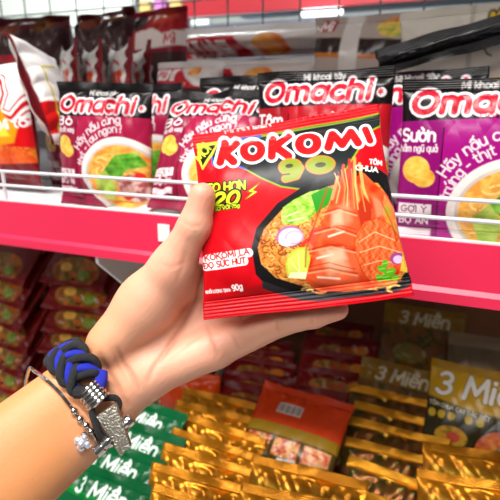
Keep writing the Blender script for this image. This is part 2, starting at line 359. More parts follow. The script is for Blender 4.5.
    A.poly(cl, (232,104,58), fn=mixfn([(186,44,14),(228,98,48),(242,140,84)], .75, 9)); A.strokes([cl+cl[:1]], 1.0, (186,50,20), a=.7)
    A.strokes([[(360,242),(376,232),(396,240)], [(361,252),(380,246),(402,252)], [(365,264),(380,260),(396,262)]], .9, (252,190,140), a=.8)
    A.ell(398,258,7,6, (150,70,130)); A.ell(399,259,5,4, (222,180,212)); A.poly([(404,250),(410,256),(408,272),(401,270)], (214,180,60))
    for x, y, rx, ry, ro in ((383,268,5,3,30),(391,271,6,3.5,-20),(387,276,6,3,10),(380,276,4,3,50),(396,276,4,2.6,0),(386,263,3,4,0)): A.ell(x, y, rx, ry, (88,176,36), rot=ro); A.strokes([[(x-3,y),(x+3,y-1)]], .7, (170,226,90))
    for k in range(9):      # feelers and shell lines of the prawns
        x = 337+k*3.4; A.strokes([[(x, 168+abs(k-4)*1.5), (342+k*2.6, 188), (338+k*3.6, 204+k)]], .9, [(250,196,120), (170,40,14), (244,150,80)][k % 3], a=.85)
    A.strokes([[(329,190),(322,210),(314,231),(307,250),(306,266)]], 1.6, (168,30,8), soft=1.5, a=.8)
    for q in ([(324,214),(340,209),(358,214)], [(316,232),(336,227),(357,234)], [(309,250),(332,245),(356,250)], [(309,270),(330,267),(358,272)]): A.strokes([q], 1.4, (150,26,8), soft=1.2, a=.65); A.strokes([[(x, y+2.2) for x, y in q]], 1.2, (252,176,132), soft=1.2, a=.7)
    A.poly([(328,250),(344,248),(348,258),(332,262)], (250,196,162), soft=5, a=.7); A.poly([(334,214),(343,211),(344,224),(333,227)], (255,190,156), soft=5, a=.7)
    A.strokes([[(387,196),(398,214),(405,236),(408,254)]], 2.4, (250,140,96), soft=2, a=.8); A.strokes([[(382,200),(392,220),(398,240)]], 1.2, (170,40,14), soft=1, a=.7)
    A.poly([(311,280),(330,284),(356,283),(352,289),(322,289)], (150,50,18), soft=5, a=.7)
    # big lettering
    K = [[[(226.5,140),(222.5,161)], [(238,140),(227,151.5),(236,161)]], [[(275,135),(274.5,156)], [(291,132.5),(278,146),(291,156)]]]
    O = [(255,148.5,9.3,9.6), (311,142.4,9.8,9.2)]
    Mm = [[(331,147),(335.5,131.5),(345,143.5),(354,129),(361,142)]]; I = [[(368.5,127),(373,139.5)]]
    for col, gr in (((250,250,250), 2.5), ((214,24,28), 0.)):
        for k in K: A.strokes(k, 8.6+2*gr, col)
        for cx, cy, rx, ry in O: A.ell(cx, cy, rx+3.8+gr, ry+3.6+gr, col, rot=-8)
        A.strokes(Mm, 8.4+2*gr, col); A.strokes(I, 7.2+2*gr, col)
    for cx, cy, rx, ry in O: A.ell(cx, cy, 4.4, 5.2, (250,250,250)); A.ell(cx, cy, 2.8, 3.6, (46,50,52))
    # 90
    for col, gr in (((196,120,40), 1.2), ((134,146,28), 0.)):
        A.ell(293, 167.5, 11+gr, 8+gr, col, rot=-8); A.strokes([[(303,169),(299,177),(288,180)]], 6+2*gr, col); A.ell(323, 165.5, 14+gr, 8.6+gr, col, rot=-8)
    A.ell(292, 166.5, 4, 2.2, (60,60,30), rot=-8); A.ell(323, 165.5, 5.5, 2.6, (60,60,30), rot=-8); A.strokes([[(284,176),(292,175)]], 1.6, (60,60,30))
    # lime slogan
    kw = dict(slant=.12)
    A.text('TO HƠN', 208.5, 192.5, 8.2, (206,226,50), .24, -4, .1, .2, out=(22,26,10), outw=1.5, width=39)
    A.text('20', 214.5, 207.5, 13, (214,230,44), .25, -6, .3, .26, out=(22,26,10), outw=1.9, width=25)
    A.text('SO VỚI 75g', 217, 211.3, 3.4, (206,226,50), .2, -8, .1, .2, out=(22,26,10), outw=.9, width=25)
    A.poly([(262,184),(250,192.5),(255,193.5),(248,200),(259,193),(254.5,191.5)], (214,230,60), grow=.3); A.strokes([[(262,184),(250,192.5),(255,193.5),(248,200)]], .8, (40,40,10))
    # ribbon
    A.strokes([[(207,259),(250,253)], [(207,266),(245,261)]], 8.6, (250,246,244))
    A.text('KOKOMI LÀ', 206, 260.6, 5.4, (196,10,24), .27, -8, 0, .24, width=45); A.text('ĐỌ SỨC HÚT', 205, 268.2, 5.4, (196,10,24), .27, -7, 0, .24, width=42)
    A.text('KHỐI LƯỢNG TỊNH:', 206, 293, 2.6, (240,226,226), .2, -8, width=24); A.text('90g', 232, 289.5, 5.2, (250,244,244), .2, -9, width=10)
    A.text('TÔM', 372, 163.5, 4.4, (250,246,244), .24, 5, width=12); A.text('CHUA', 358, 170, 4.6, (250,246,244), .26, 5, width=22)
    A.poly([(190,312),(262,307),(330,299.5),(395,292),(406,288),(425,276),(425,330),(190,335)], (196,12,24), soft=1); A.strokes([[(196,314),(262,308),(330,300.5),(396,293)]], 1, (150,8,18), soft=1, a=.6)
    # corner badge and seal print
    A.poly([(200,143),(210,141),(219,139),(214,152),(205,168),(201,158)], (206,200,60), grow=.8); A.poly([(202,145),(217,141),(212,152),(205,165),(202,156)], (24,30,16)); A.text('MỚI', 203, 161, 8, (206,214,60), .2, -58, .1, .15, width=18)
    A.text('MÌ ĂN LIỀN', 228, 131, 3.6, (252,236,236), .22, -9.5, width=46); A.text('MÌ ĂN LIỀN', 300, 118.5, 3.2, (226,90,100), .2, -9.5, width=50)
    return A.C
def line_bowl(A, cx, cy, r, soup, seed, greens=1, meat=(196,110,110)):
    A.ell(cx, cy, r+7, r*.86+7, (236,228,224)); A.ell(cx, cy, r+2, r*.86+2, (206,196,188)); A.ell(cx, cy, r, r*.86, soup, fn=mixfn([soup, (226,150,60), (240,190,90), (200,120,40)], .3, seed))
    rr = np.random.RandomState(seed)
    for i in range(26):
        x, y, a = cx+rr.uniform(-.7, .5)*r, cy+rr.uniform(-.6, .6)*r, rr.uniform(0, 360); A.strokes([arc(x, y, 6, 4, a, a+160, 6)], 1.3, [(250,210,130), (226,160,70)][i % 2])
    A.poly([(cx-r*.15, cy+r*.05), (cx+r*.3, cy-r*.1), (cx+r*.8, cy), (cx+r*.8, cy+r*.55), (cx+r*.3, cy+r*.7), (cx-r*.1, cy+r*.5)], meat, fn=mixfn([meat, (232,190,180), (170,70,76), meat], .35, seed+2))
    g = mixfn([(40,110,24), (100,170,50), (170,215,100)], .3, seed+1)
    A.poly([(cx-r*.5, cy-r*.15), (cx-r*.1, cy-r*.6), (cx+r*.5, cy-r*.7), (cx+r*.75, cy-r*.35), (cx+r*.2, cy-r*.2), (cx-r*.1, cy+r*.15)], (90,160,50), fn=g)
    A.poly([(cx-r*.75, cy+r*.1), (cx-r*.45, cy-r*.2), (cx-r*.2, cy+r*.2), (cx-r*.3, cy+r*.7), (cx-r*.6, cy+r*.55)], (150,190,60), fn=mixfn([(130,170,40),(200,220,110)], .4, seed+5))
    A.ell(cx+r*.55, cy-r*.05, 5, 4, (214,40,34)); A.ell(cx+r*.1, cy+r*.55, 4, 3, (214,40,34))
def art_potato(body, dark, left1, left2, arc1, arc2, seed, soup, band=25):
    def art(X, Y):
        A = Art(X, Y, lin(body))
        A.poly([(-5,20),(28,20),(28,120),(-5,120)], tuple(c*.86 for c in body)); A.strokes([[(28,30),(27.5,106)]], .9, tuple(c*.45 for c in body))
        line_bowl(A, 73, 82, 33, soup, seed)
        A.text(arc1, 0, 0, 6.4, (232,214,222), .17, sp=.16, path=(73,82,47,-62)); A.text(arc2, 0, 0, 6.0, (232,214,222), .17, sp=.16, path=(73,82,39.5,-78))
        A.text(left1, 3, 38, 7.4, (232,224,228), .2, width=20); A.text(left2, 2, 44.5, 4, (226,210,218), .17, width=23)
        A.ell(13,56,8.5,8.5, (232,178,52), fn=mixfn([(206,140,30),(246,206,96)], .5, seed+3)); A.ell(18,61,7,6, (238,190,70), fn=mixfn([(206,140,30),(246,206,96)], .5, seed+4))
        A.poly([(3,78),(24,78),(24,85),(3,85)], (236,222,226)); A.text('GỢI Ý', 5, 83.6, 4, dark, .18, width=16)
        A.text('BỘ ĂN', 4, 91.5, 4.4, (240,224,232), .18, width=18); A.poly([(3,95),(24,95),(24,100),(3,100)], (226,206,212))
        b = band; A.poly([(-5,-5),(105,-5),(105,b),(60,b-.5),(30,b),(-5,b+1)], (18,14,16))
        A.text('Mì khoai tây', 36, b-18.5, 4, (226,222,220), .15, width=30)
        A.text('Omachi', 8, b-4.6, 12.4, (180,10,38), .30, 0, .1, .24, out=(224,214,218), outw=1.5, width=76)
        A.ell(92,b-8,3.2,3.2, (224,214,218)); A.text('*', 89.9, b-5.6, 5.4, (180,10,38), .22)
        A.text('Tinh bột ẩm', 46, b-.4, 3.2, (170,26,80), .15, width=38)
        return A.C
    return art
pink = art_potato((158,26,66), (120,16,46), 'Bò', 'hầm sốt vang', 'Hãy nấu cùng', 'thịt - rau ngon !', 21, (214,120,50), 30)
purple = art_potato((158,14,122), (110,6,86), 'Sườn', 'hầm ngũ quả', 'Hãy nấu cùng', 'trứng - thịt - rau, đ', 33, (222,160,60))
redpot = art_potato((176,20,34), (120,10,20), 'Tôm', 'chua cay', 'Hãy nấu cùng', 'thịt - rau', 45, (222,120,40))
def art_white(X, Y):        # white packet, red scripted swirl, orange flame and noodles, maroon seals
    A = Art(X, Y, lin((232,228,226)))
    A.poly([(-5,62),(40,66),(105,52),(105,125),(-5,125)], (200,16,22)); A.poly([(-5,84),(40,78),(105,86),(105,125),(-5,125)], (200,110,30), fn=mixfn([(130,50,14),(220,130,40),(196,60,24),(240,180,80)], .35, 3))
    A.ell(62,96,22,13, (190,40,20), fn=mixfn([(200,50,20),(232,110,40)], .3, 8)); A.ell(26,94,17,12, (216,160,60), fn=noodle(.7, 2))
    for wd, c in ((11, (200,20,30)), (8, (250,246,244)), (3.4, (196,16,28))): A.strokes([[(14,50),(22,24),(32,20),(36,32),(26,42),(42,58),(54,44)], [(52,28),(60,22),(66,34),(58,50),(72,56),(86,40)]], wd, c)
    A.poly([(44,72),(50,50),(58,34),(64,52),(76,64),(70,78),(52,80)], (238,150,20), soft=2); A.poly([(50,72),(56,54),(62,62),(68,72)], (250,208,60), soft=2)
    A.strokes([[(90,20),(93,70)]], 1.6, (220,206,60)); A.text('Mì tôm', 58, 66, 8, (250,240,240), .2, -6)
    A.poly([(-5,-5),(105,-5),(105,7.5),(-5,7.5)], (110,16,26)); A.poly([(-5,97.5),(105,97.5),(105,125),(-5,125)], (110,16,26))
    return A.C
def art_edge(X, Y):
    A = Art(X, Y, lin((236,232,230))); A.poly([(62,-5),(105,-5),(105,125),(62,125)], (206,22,22)); A.poly([(90,-5),(105,-5),(105,91),(90,91)], (226,220,218)); A.strokes([[(30,76),(96,80)], [(30,76),(26,50)]], 2.4, (214,196,60)); A.poly([(-5,91.5),(105,91.5),(105,125),(-5,125)], (104,14,24))
    A.strokes([[(66,70),(84,60),(70,50)]], 5, (246,236,234)); A.poly([(-5,-5),(105,-5),(105,8),(-5,8)], (104,14,24))
    return A.C
def art_whiteback(X, Y):    # plain white back with a red corner motif
    A = Art(X, Y, lin((206,200,196)))
    A.poly([(30,55),(46,40),(60,52),(64,86),(34,88)], (206,70,30), fn=mixfn([(220,90,30),(190,30,30),(232,180,160)], .25, 5)); A.strokes([[(20,60),(26,40),(36,50),(30,70)], [(66,44),(76,60),(70,80)]], 4, (190,30,40)); A.poly([(-5,-5),(105,-5),(105,9),(-5,9)], (112,18,28)); A.poly([(-5,95),(105,95),(105,140),(-5,140)], (112,18,28))
    return A.C
def art_multi(X, Y):        # long red and white multipack
    A = Art(X, Y, lin((176,26,40)))
    A.poly([(-5,-5),(105,-5),(105,7),(-5,8)], (206,200,198)); A.poly([(40,8),(52,22),(66,32),(105,36),(105,6),(60,5)], (206,194,190)); A.ell(62,13,11,6, (214,120,50), fn=mixfn([(200,70,30),(230,180,90)], .3, 4)); A.poly([(55,20),(70,32),(80,34),(70,24)], (226,216,214))
    A.strokes([[(8,14),(22,14)], [(9,20),(21,20)]], 9, (232,224,222)); A.text('Mì', 8, 21, 11, (176,26,40), .22); A.poly([(28,10),(35,10),(35,25),(28,25)], (226,218,216)); A.strokes([[(29.5,13),(33.5,13)], [(29.5,17),(33.5,17)], [(29.5,21),(33.5,21)]], 1.2, (150,40,46))
    A.poly([(-5,32),(105,36),(105,60),(-5,60)], (60,40,42))
    return A.C
def art_dark(X, Y):
    A = Art(X, Y, lin((62,36,36))); A.poly([(-5,-5),(105,-5),(105,12),(60,16),(-5,10)], (92,22,26)); A.ell(30,14,14,6, (130,60,34), soft=5); A.ell(72,10,12,5, (150,90,30), soft=5); A.poly([(-5,50),(105,56),(105,90),(-5,90)], (44,30,32))
    return A.C
def art_carton(X, Y):       # pale bag with a dark ribbon
    A = Art(X, Y, lin((168,150,142))); A.poly([(-5,18),(105,24),(105,38),(-5,32)], (44,28,24)); A.poly([(-5,31),(105,37),(105,41),(-5,35)], (186,104,36)); A.poly([(30,-5),(46,-5),(46,80),(30,80)], (200,190,184))
    A.poly([(8,3),(22,3),(22,14),(8,14)], (150,40,50)); A.text('Mì', 9, 13, 8, (236,226,222), .2); A.ell(74,12,14,9, (206,150,70), fn=mixfn([(190,70,50),(226,190,90),(120,150,60)], .3, 5)); A.poly([(54,52),(100,54),(100,66),(54,64)], (214,186,180)); A.ell(20,56,9,6, (176,40,60))
    return A.C
def art_beige(X, Y):
    A = Art(X, Y, lin((206,196,184))); A.strokes([[(14,30),(46,24)], [(15,36),(44,31)]], 1.6, (176,60,76)); A.poly([(50,-5),(53,-5),(54,90),(50,90)], (176,166,156)); A.text('Mì vàng', 64, 17, 10, (216,176,30), .25, -6, .1, .2, out=(40,34,22), outw=1.6, width=34); A.strokes([arc(66,28,5,8,90,330,8)], 1.2, (60,54,46)); A.poly([(-5,48),(105,42),(105,100),(-5,100)], (200,186,178)); A.ell(80,58,22,9, (214,170,80), fn=mixfn([(200,120,50),(236,206,130)], .3, 4)); A.poly([(20,50),(28,50),(28,64),(20,64)], (150,30,90))
    return A.C
def script3(A, x, y, size, col, width=62): A.text('3 Miền', x, y, size, col, .2, 0, .12, .2, width=width)
def art_green(X, Y):
    A = Art(X, Y, lin((6,118,46))); A.poly([(-5,-5),(105,-5),(105,26),(-5,20)], (6,84,44)); A.poly([(-5,60),(105,52),(105,78),(-5,84)], (20,140,60), soft=6)
    A.text('3 Miền', 22, 24, 12, (214,230,220), .2, 0, .12, .2, width=54); A.text('tôm chua cay', 26, 42, 7, (180,214,190), .18, -3, width=50); A.ell(24,64,12,9, (60,150,80)); A.ell(70,70,20,14, (120,160,60))
    return A.C
def art_gold3(X, Y):
    A = Art(X, Y, lin((202,156,24))); A.poly([(-5,-5),(105,-5),(105,8),(-5,8)], (168,126,20))
    A.text('3 Miền', 9, 33, 21, (238,234,222), .2, 0, .12, .2, out=(150,110,20), outw=1.0, width=84)
    A.poly([(-5,36),(40,44),(105,46),(105,125),(-5,125)], (54,48,22)); A.strokes([[(-5,36),(40,44),(105,46)]], 1.6, (120,96,20)); A.text('TÔM CHUA CAY ĐẶC BIỆT', 4, 45, 3.6, (226,214,180), .18, 5, width=56)
    for x in (8,17,26,42,52): A.ell(x, 53, 3.6, 4, (206,170,40))
    A.ell(28,72,15,10, (150,110,40), fn=mixfn([(80,60,24),(206,160,50),(190,90,40)], .25, 4)); A.ell(30,72,6,5, (200,80,60)); A.ell(74,78,26,23, (40,20,14)); A.ell(74,78,24,21, (196,70,40), fn=mixfn([(150,40,24),(220,110,60),(236,170,90)], .3, 7)); A.ell(74,78,8,7, (60,110,40)); A.ell(66,86,6,4, (226,190,120))
    A.poly([(-5,94),(105,98),(105,125),(-5,125)], (176,130,24))
    return A.C
def art_goldplain(X, Y):
    A = Art(X, Y, lin((158,98,8))); A.poly([(8,20),(92,20),(92,86),(8,86)], (140,108,14), soft=8); A.text('3 Miền', 50, 92, 9, (232,224,200), .2, 0, .12, width=36); A.ell(34,62,16,12, (120,96,24), soft=6); A.poly([(-5,-5),(105,-5),(105,14),(-5,14)], (186,118,12)); A.poly([(-5,95),(105,95),(105,130),(-5,130)], (186,118,12))
    return A.C
def art_darkgold(X, Y, txt=False):
    A = Art(X, Y, lin((70,54,16))); f = mixfn([(44,44,16),(90,72,20),(120,66,28),(54,60,20),(126,98,34)], .16, 12); A.poly([(-5,26 if txt else 8),(105,26 if txt else 8),(105,96),(-5,96)], (70,54,16), fn=f)
    if txt: A.poly([(-5,-5),(105,-5),(105,26),(-5,26)], (128,92,18)); A.text('3 Miền', 22, 23, 15, (196,186,160), .19, 0, .12, .2, width=58)
    else: A.poly([(-5,-5),(105,-5),(105,9),(-5,9)], (196,134,20))
    A.ell(80,70 if txt else 40,9,8, (150,26,26)); A.ell(38,60,20,12, (150,100,50), fn=mixfn([(160,90,40),(100,100,36),(176,136,76)], .2, 4)); A.poly([(-5,95),(105,95),(105,130),(-5,130)], (170,120,24))
    return A.C
def art_olive(X, Y): return art_darkgold(X, Y, True)
def art_redtop(X, Y):
    A = Art(X, Y, lin((150,18,26))); A.ell(62,14,22,10, (196,60,30), soft=8); A.ell(20,20,16,12, (40,14,18), soft=6); A.poly([(20,34),(50,30),(70,40),(105,34),(105,58),(20,60)], (206,190,184)); A.text('Mì', 74, 54, 13, (170,30,40), .2); A.poly([(-5,60),(105,60),(105,66),(-5,66)], (120,20,40)); A.poly([(-5,66),(105,66),(105,130),(-5,130)], (60,36,36))
    return A.C
def art_redfood(X, Y):
    A = Art(X, Y, lin((104,10,10))); f = mixfn([(130,44,14),(190,96,30),(96,90,26),(160,50,22),(200,136,50)], .2, 12)
    A.ell(52,80,36,19, (180,80,30), fn=f); A.ell(66,84,10,6, (110,130,36)); A.ell(36,76,9,6, (216,160,60)); A.ell(44,22,26,9, (170,70,26), fn=f); A.ell(76,18,10,6, (190,110,40)); A.ell(50,42,30,8, (150,50,20), fn=f); A.poly([(-5,94),(105,94),(105,130),(-5,130)], (110,6,12))
    return A.C
def art_orange(X, Y):
    A = Art(X, Y, lin((206,60,14))); A.poly([(-5,46),(105,46),(105,57),(-5,57)], (150,116,20)); A.poly([(-5,57),(105,57),(105,82),(-5,82)], (70,58,20))
    for x, sd in ((8,1),(38,3),(68,5)): A.poly([(x,59),(x+26,59),(x+26,76),(x,76)], (140,80,40), fn=mixfn([(60,90,30),(190,70,40),(226,170,110),(90,60,30)], .3, sd)); A.strokes([[(x+9,80),(x+24,77)]], 4, (206,204,200))
    A.poly([(28,22),(54,22),(54,34),(28,34)], (206,196,186))
    for i in range(12): A.strokes([[(29.5+i*2,24),(29.5+i*2,32)]], .5+.35*(i % 3), (70,64,60))
    A.poly([(-5,82),(105,82),(105,130),(-5,130)], (206,150,22)); A.text('3 Miền', 40, 92, 8, (232,222,200), .2, 0, .12, width=40)
    return A.C
# ------------------------------------------------------------------ the setting
def ray(px, py): return FW+RT*(px-250)/FPX-UP*(py-250)/FPX
def onY(px, py, Y):
    r = ray(px, py); return CAM+r*Y/r[1]
def struct(o): o['kind'] = 'structure'; return o
struct(MB().box((0, 1.0, -.01), (7, 7, .02)).build('floor', M_FLOOR, smooth=False))
struct(MB().box((0, 4.5, 1.6), (7, .04, 3.2)).build('wall_back', M_WALL, smooth=False))
struct(MB().box((-3.5, 1.0, 1.6), (.04, 7, 3.2)).build('wall_left', M_WALL, smooth=False))
# upper shelf
us = empty('store_shelf', (0, .4, 1.19)); tag(us, 'white upper store shelf with red front rail, holding the black-topped packets', 'shelf')
def child(o, root): o.parent = root; o.matrix_parent_inverse = Matrix.Translation(-Vector(root.location)); return o
child(MB().box((-.35, .63, 1.1825), (2.4, .46, .015)).box((-.35, .4055, 1.1912), (2.4, .005, .0205)).build('shelf_deck', M_WHITE, smooth=False), us)
prof = [(.3995, 1.2005), (.3995, 1.1635), (.3965, 1.160), (.3965, 1.1515), (.402, 1.1515), (.402, 1.2005)]
bm = MB()
ra = [[bm.bm.verts.new((x, y, z)) for y, z in prof] for x in (-1.55, .85)]
for i in range(6): bm.bm.faces.new((ra[0][i], ra[0][(i+1) % 6], ra[1][(i+1) % 6], ra[1][i]))
bm.bm.faces.new(ra[0]); bm.bm.faces.new(ra[1][::-1])
rail = child(bm.build('price_rail', M_RED, smooth=False), us); rail['label'] = 'glossy red price rail'
br = MB()
pl = [(.404, 1.175), (.404, 1.142), (.45, 1.10), (.50, 1.085), (.84, 1.04), (.84, 1.175)]
a = [[br.bm.verts.new((x, y, z)) for y, z in pl] for x in (-.338, -.334)]
for i in range(6): br.bm.faces.new((a[0][i], a[0][(i+1) % 6], a[1][(i+1) % 6], a[1][i]))
br.bm.faces.new(a[0]); br.bm.faces.new(a[1][::-1])
child(br.build('shelf_bracket', M_WHITE, smooth=False), us)
child(MB().box((-.35, .715, 1.272), (2.2, .27, .012)).box((-.35, .845, 1.228), (2.2, .008, .076)).box((-.35, .60, 1.228), (2.2, .006, .076)).build('back_step', M_GREY, smooth=False), us)
child(MB().box((-.35, .65, 1.615), (2.4, .42, .02)).box((-.35, .437, 1.615), (2.4, .006, .05)).build('unseen_shade_shelf', M_WHITE, smooth=False), us)  # unseen shelf added overhead to shade the goods at the back
# wire guard
wg = empty('wire_guard', (0, .4055, 1.203)); tag(wg, 'white two-wire guard standing along the edge of the upper shelf, above the red rail', 'guard rail')
for z in (1.2325, 1.2172): child(MB().tube([(-1.5, .4055, z), (-.4, .4055, z), (.8, .4055, z)], .0017, 10).build('wire', M_WIRE), wg)
for x in (-1.06, -.454, -.15, .17, .7): child(MB().tube([(x, .4055, 1.2017), (x, .4055, 1.2335)], .0019, 10).build('post', M_WIRE), wg)
# price label
c = onY(164, 233, .3985)
t = MB().box(c, (.013, .0008, .017)).build('price_label', M_PAPER, smooth=False); tag(t, 'small white paper price label on the red rail beside the thumb', 'price label')
# mesh panel between the two sides of the gondola
mp = empty('mesh_panel', (-.4, .868, 1.19)); tag(mp, 'white wire mesh back panel rising behind the top goods', 'mesh panel')
m = MB()
for i in range(-14, 16): x = -.3272+i*.0652; m.tube([(x, .868, 1.19), (x, .868, 1.62)], .0016, 6)
child(m.build('upright_wires', M_GREY), mp)
m = MB()
for z in (1.25, 1.3175, 1.385, 1.4525, 1.482, 1.55, 1.617): m.tube([(-1.28, .8712, z), (.72, .8712, z)], .0016, 6)
child(m.build('cross_wires', M_GREY), mp)
# lower shelf
LZ = .782
ls = empty('bargain_shelf', (0, .3, LZ)); tag(ls, 'deep lower shelf under the red rail, heaped with gold, green and red packets', 'shelf')
child(MB().box((-.35, .55, LZ-.012), (2.4, .62, .024)).box((-.35, .237, LZ+.008), (2.4, .006, .05)).build('shelf_deck', M_WHITE, smooth=False), ls)
child(MB().box((-.35, .878, .6), (2.4, .012, 1.16)).build('back_panel', M_BOARD, smooth=False), ls)
child(MB().box((-.35, .57, .375), (2.38, .56, .75)).build('plinth', M_GREY, smooth=False), ls)
# beyond the mesh: a chiller with a red fascia, a rack of cartons and a pale partition
ch = empty('chiller_cabinet', (.5, 2.5, 0)); tag(ch, 'long chiller cabinet with red fascia and cold white light, far beyond the mesh', 'chiller')
x0 = onY(184, 15, 2.2)[0]; x1 = x0+4.0; xc = (x0+x1)/2
child(MB().box((xc, 2.6, .83), (4.0, .76, 1.66)).build('body', mat('blue_grey_panel', (150, 158, 178), .5, bscale=2, vary=.1), smooth=False), ch)
child(MB().box((xc, 2.205, 1.735), (4.0, .03, .085)).build('fascia', mat('coral_fascia', (226, 62, 74), .4, bscale=2, vary=.06), smooth=False), ch)
child(MB().box((xc, 2.6, 2.02), (4.0, .7, .46)).build('canopy', mat('pale_blue_panel', (176, 190, 226), .5, bscale=2, vary=.1), smooth=False), ch)
em = bpy.data.materials.new('cold_tube'); em.use_nodes = True; em.node_tree.nodes['Principled BSDF'].inputs['Emission Color'].default_value = (.85, .92, 1, 1); em.node_tree.nodes['Principled BSDF'].inputs['Emission Strength'].default_value = 3
p = onY(322, 12, 2.17); child(MB().box(p, (.17, .03, .03), bevel=.01).build('strip_lamp', em), ch)
pw = MB().box((-2.75, 2.9, .9), (2.65, .05, 2.3)).build('partition', M_WALL, smooth=False); tag(pw, 'pale partition panel far behind the mesh at the left', 'partition')
rk = empty('steel_rack', onY(165, 20, 2.5)); rk.location.z = 0; tag(rk, 'steel rack of yellow cartons far behind the mesh', 'rack')
xa, xb = onY(140, 20, 2.5)[0], onY(186, 20, 2.5)[0]
for x in (xa-.012, xb+.012): child(MB().box((x, 2.5, 1.1), (.02, .03, 2.2)).build('post', M_GREY, smooth=False), rk)
for z in (1.5, 1.69, 1.88): child(MB().box(((xa+xb)/2, 2.56, z), (xb-xa, .2, .015)).build('rack_shelf', M_GREY, smooth=False), rk)
M_CART = mat('yellow_carton', (222, 186, 110), .7, bscale=6, vary=.1); M_PINKB = mat('pink_carton', (206, 120, 196), .6, bscale=6, vary=.1)
n = 0
for z, lv in ((1.6995, 'upper'), (1.5095, 'lower')):
    for i in range(3):
        x = xa+(xb-xa)*(.17+.33*i); o = MB().box((x, 2.53, z+.07), (.062, .11, .138), bevel=.004).box((x, 2.4735, z+.09), (.03, .003, .03)).build('carton', M_PINKB if (i == 1 and lv == 'upper') else M_CART)
        tag(o, ('pink carton' if (i == 1 and lv == 'upper') else 'pale yellow carton')+f' on the {lv} level of the far rack, '+('left one', 'middle one', 'right one')[i], 'carton', 'cartons on the far rack')
# ------------------------------------------------------------------ packets on the upper shelf
def stand(root, x, y, z=1.191, rz=0., lean=0., roll=0.):
    z += .064*abs(math.sin(math.radians(roll)))
    m = Matrix.Translation((x, y, z)) @ Matrix.Rotation(math.radians(rz), 4, 'Z') @ Matrix.Rotation(-math.radians(lean), 4, 'X') @ Matrix.Rotation(math.radians(roll), 4, 'Y')
    root.matrix_world = m; return root
GP = 'upright black-topped noodle packets on the upper shelf'
pk = packet('noodle_packet', .117, .132, .032, pink, 200, 210, seed=11, wr=.0030, back=(120,20,50))
stand(pk, -.350, .443, rz=2, lean=4, roll=1.5); tag(pk, 'magenta packet with crumpled black top, leftmost of the front row behind the wires', 'noodle packet', GP)
pk2 = copy_tree(pk); stand(pk2, -.229, .432, z=1.199, rz=1, lean=29, roll=-1); tag(pk2, 'magenta noodle packet leaning back just above the thumb, left of the held packet', 'noodle packet', GP)
pk2b = packet('noodle_packet', .124, .132, .032, pink, 150, 160, seed=14, back=(120,20,50)); stand(pk2b, -.214, .522, z=1.20, rz=0, lean=4); tag(pk2b, 'black-topped packet whose lettering shows just above the leaning magenta one', 'noodle packet', GP)
pk3 = packet('noodle_packet', .122, .138, .034, redpot, 200, 210, seed=17, wr=.0013); stand(pk3, -.1095, .443, lean=3, roll=-1.6); tag(pk3, 'black-topped red noodle packet standing directly behind the held packet', 'noodle packet', GP)
pk4 = packet('noodle_packet', .128, .130, .034, purple, 220, 220, seed=19, wr=.0011, back=(110,10,90)); stand(pk4, .0205, .441, rz=-2, lean=3, roll=-1.2); tag(pk4, 'purple packet with black top at the right end of the front row', 'noodle packet', GP)
pk4b = packet('noodle_packet', .124, .136, .034, purple, 150, 150, seed=23, wr=.003); stand(pk4b, -.032, .506, lean=2, roll=-4); tag(pk4b, 'crumpled black-topped packet just behind the purple one, showing its left corner', 'noodle packet', GP)
pk3b = copy_tree(pk2b); stand(pk3b, -.115, .512, lean=4, roll=2); tag(pk3b, 'black-topped packet close behind the red one that the held packet covers', 'noodle packet', GP)
pk0 = copy_tree(pk2b); stand(pk0, -.478, .562, rz=-2, lean=0); tag(pk0, 'dark-topped packet standing in shade just behind the slanting maroon seal', 'noodle packet', GP)
pk1b = copy_tree(pk2b); stand(pk1b, -.352, .518, lean=3, roll=-2); tag(pk1b, 'black-topped packet tucked behind the leftmost magenta packet', 'noodle packet', GP)
w1 = packet('noodle_packet', .135, .165, .045, lambda X, Y: art_white(X-15, Y), 170, 190, seed=31, wr=.002); stand(w1, -.556, .505, rz=-8, roll=-3); tag(w1, 'white packet with red script and orange flame at the left photo edge', 'noodle packet')
w2 = packet('noodle_packet', .13, .13, .04, art_edge, 150, 150, seed=37, pinch=.05, wr=.0025, back=(200,194,190))
w2.matrix_world = frame((.37, 0, -.93), (-.42, .90, .04), onY(27, 88, .445)); tag(w2, 'white and red packet whose maroon seal slants down at the upper left', 'noodle packet')
g = 'white packets with maroon seals on edge behind the magenta packets'
wf = packet('noodle_packet', .110, .12, .026, art_whiteback, 110, 120, seed=41, pinch=.24, wr=.002, back=(200,194,190))
for i, (px, py, Y, up, lab) in enumerate(((75, 36, .60, (-.78, .63), 'white packet on edge, leftmost of four, beside the slanting maroon seal'), (101, 46, .60, (-.78, .63), 'white packet on edge, second from the left behind the crumpled black top'), (131, 41, .60, (-.78, .63), 'white packet on edge with deeply curved top, third from the left'), (150, 50, .635, (-.78, .63), 'narrow white packet on edge, rightmost, under the red pack'))):
    o = wf if i == 0 else copy_tree(wf); c = onY(px, py, Y); Hh = max(c[2]-.056, 1.2790+.0555)
    o.matrix_world = frame((0, 0, 1), (*up, 0), (c[0], c[1], Hh)); tag(o, lab, 'noodle packet', g)
def top_pack(name, art, W, ytop, T, px, Y, z, rz, roll, lab, cat, seed=50, pinch=.04, wr=.002, nu=110):
    c = onY(px, ytop, Y); H = max(c[2]-z, .03)
    o = packet(name, W, H, T, art, nu, 70, FILM, seed, pinch=pinch, wr=wr, back=(80,40,40), plump=6, seal=.008)
    stand(o, c[0], Y, z, rz, 0, roll); tag(o, lab, cat, 'goods piled along the back of the upper shelf'); return H
RZ = 1.2795
top_pack('multipack', art_dark, .175, 17, .07, 30, .79, RZ, 4, 0, 'dark brown crumpled multipack at the top left corner under the mesh', 'multipack', 51, wr=.006)
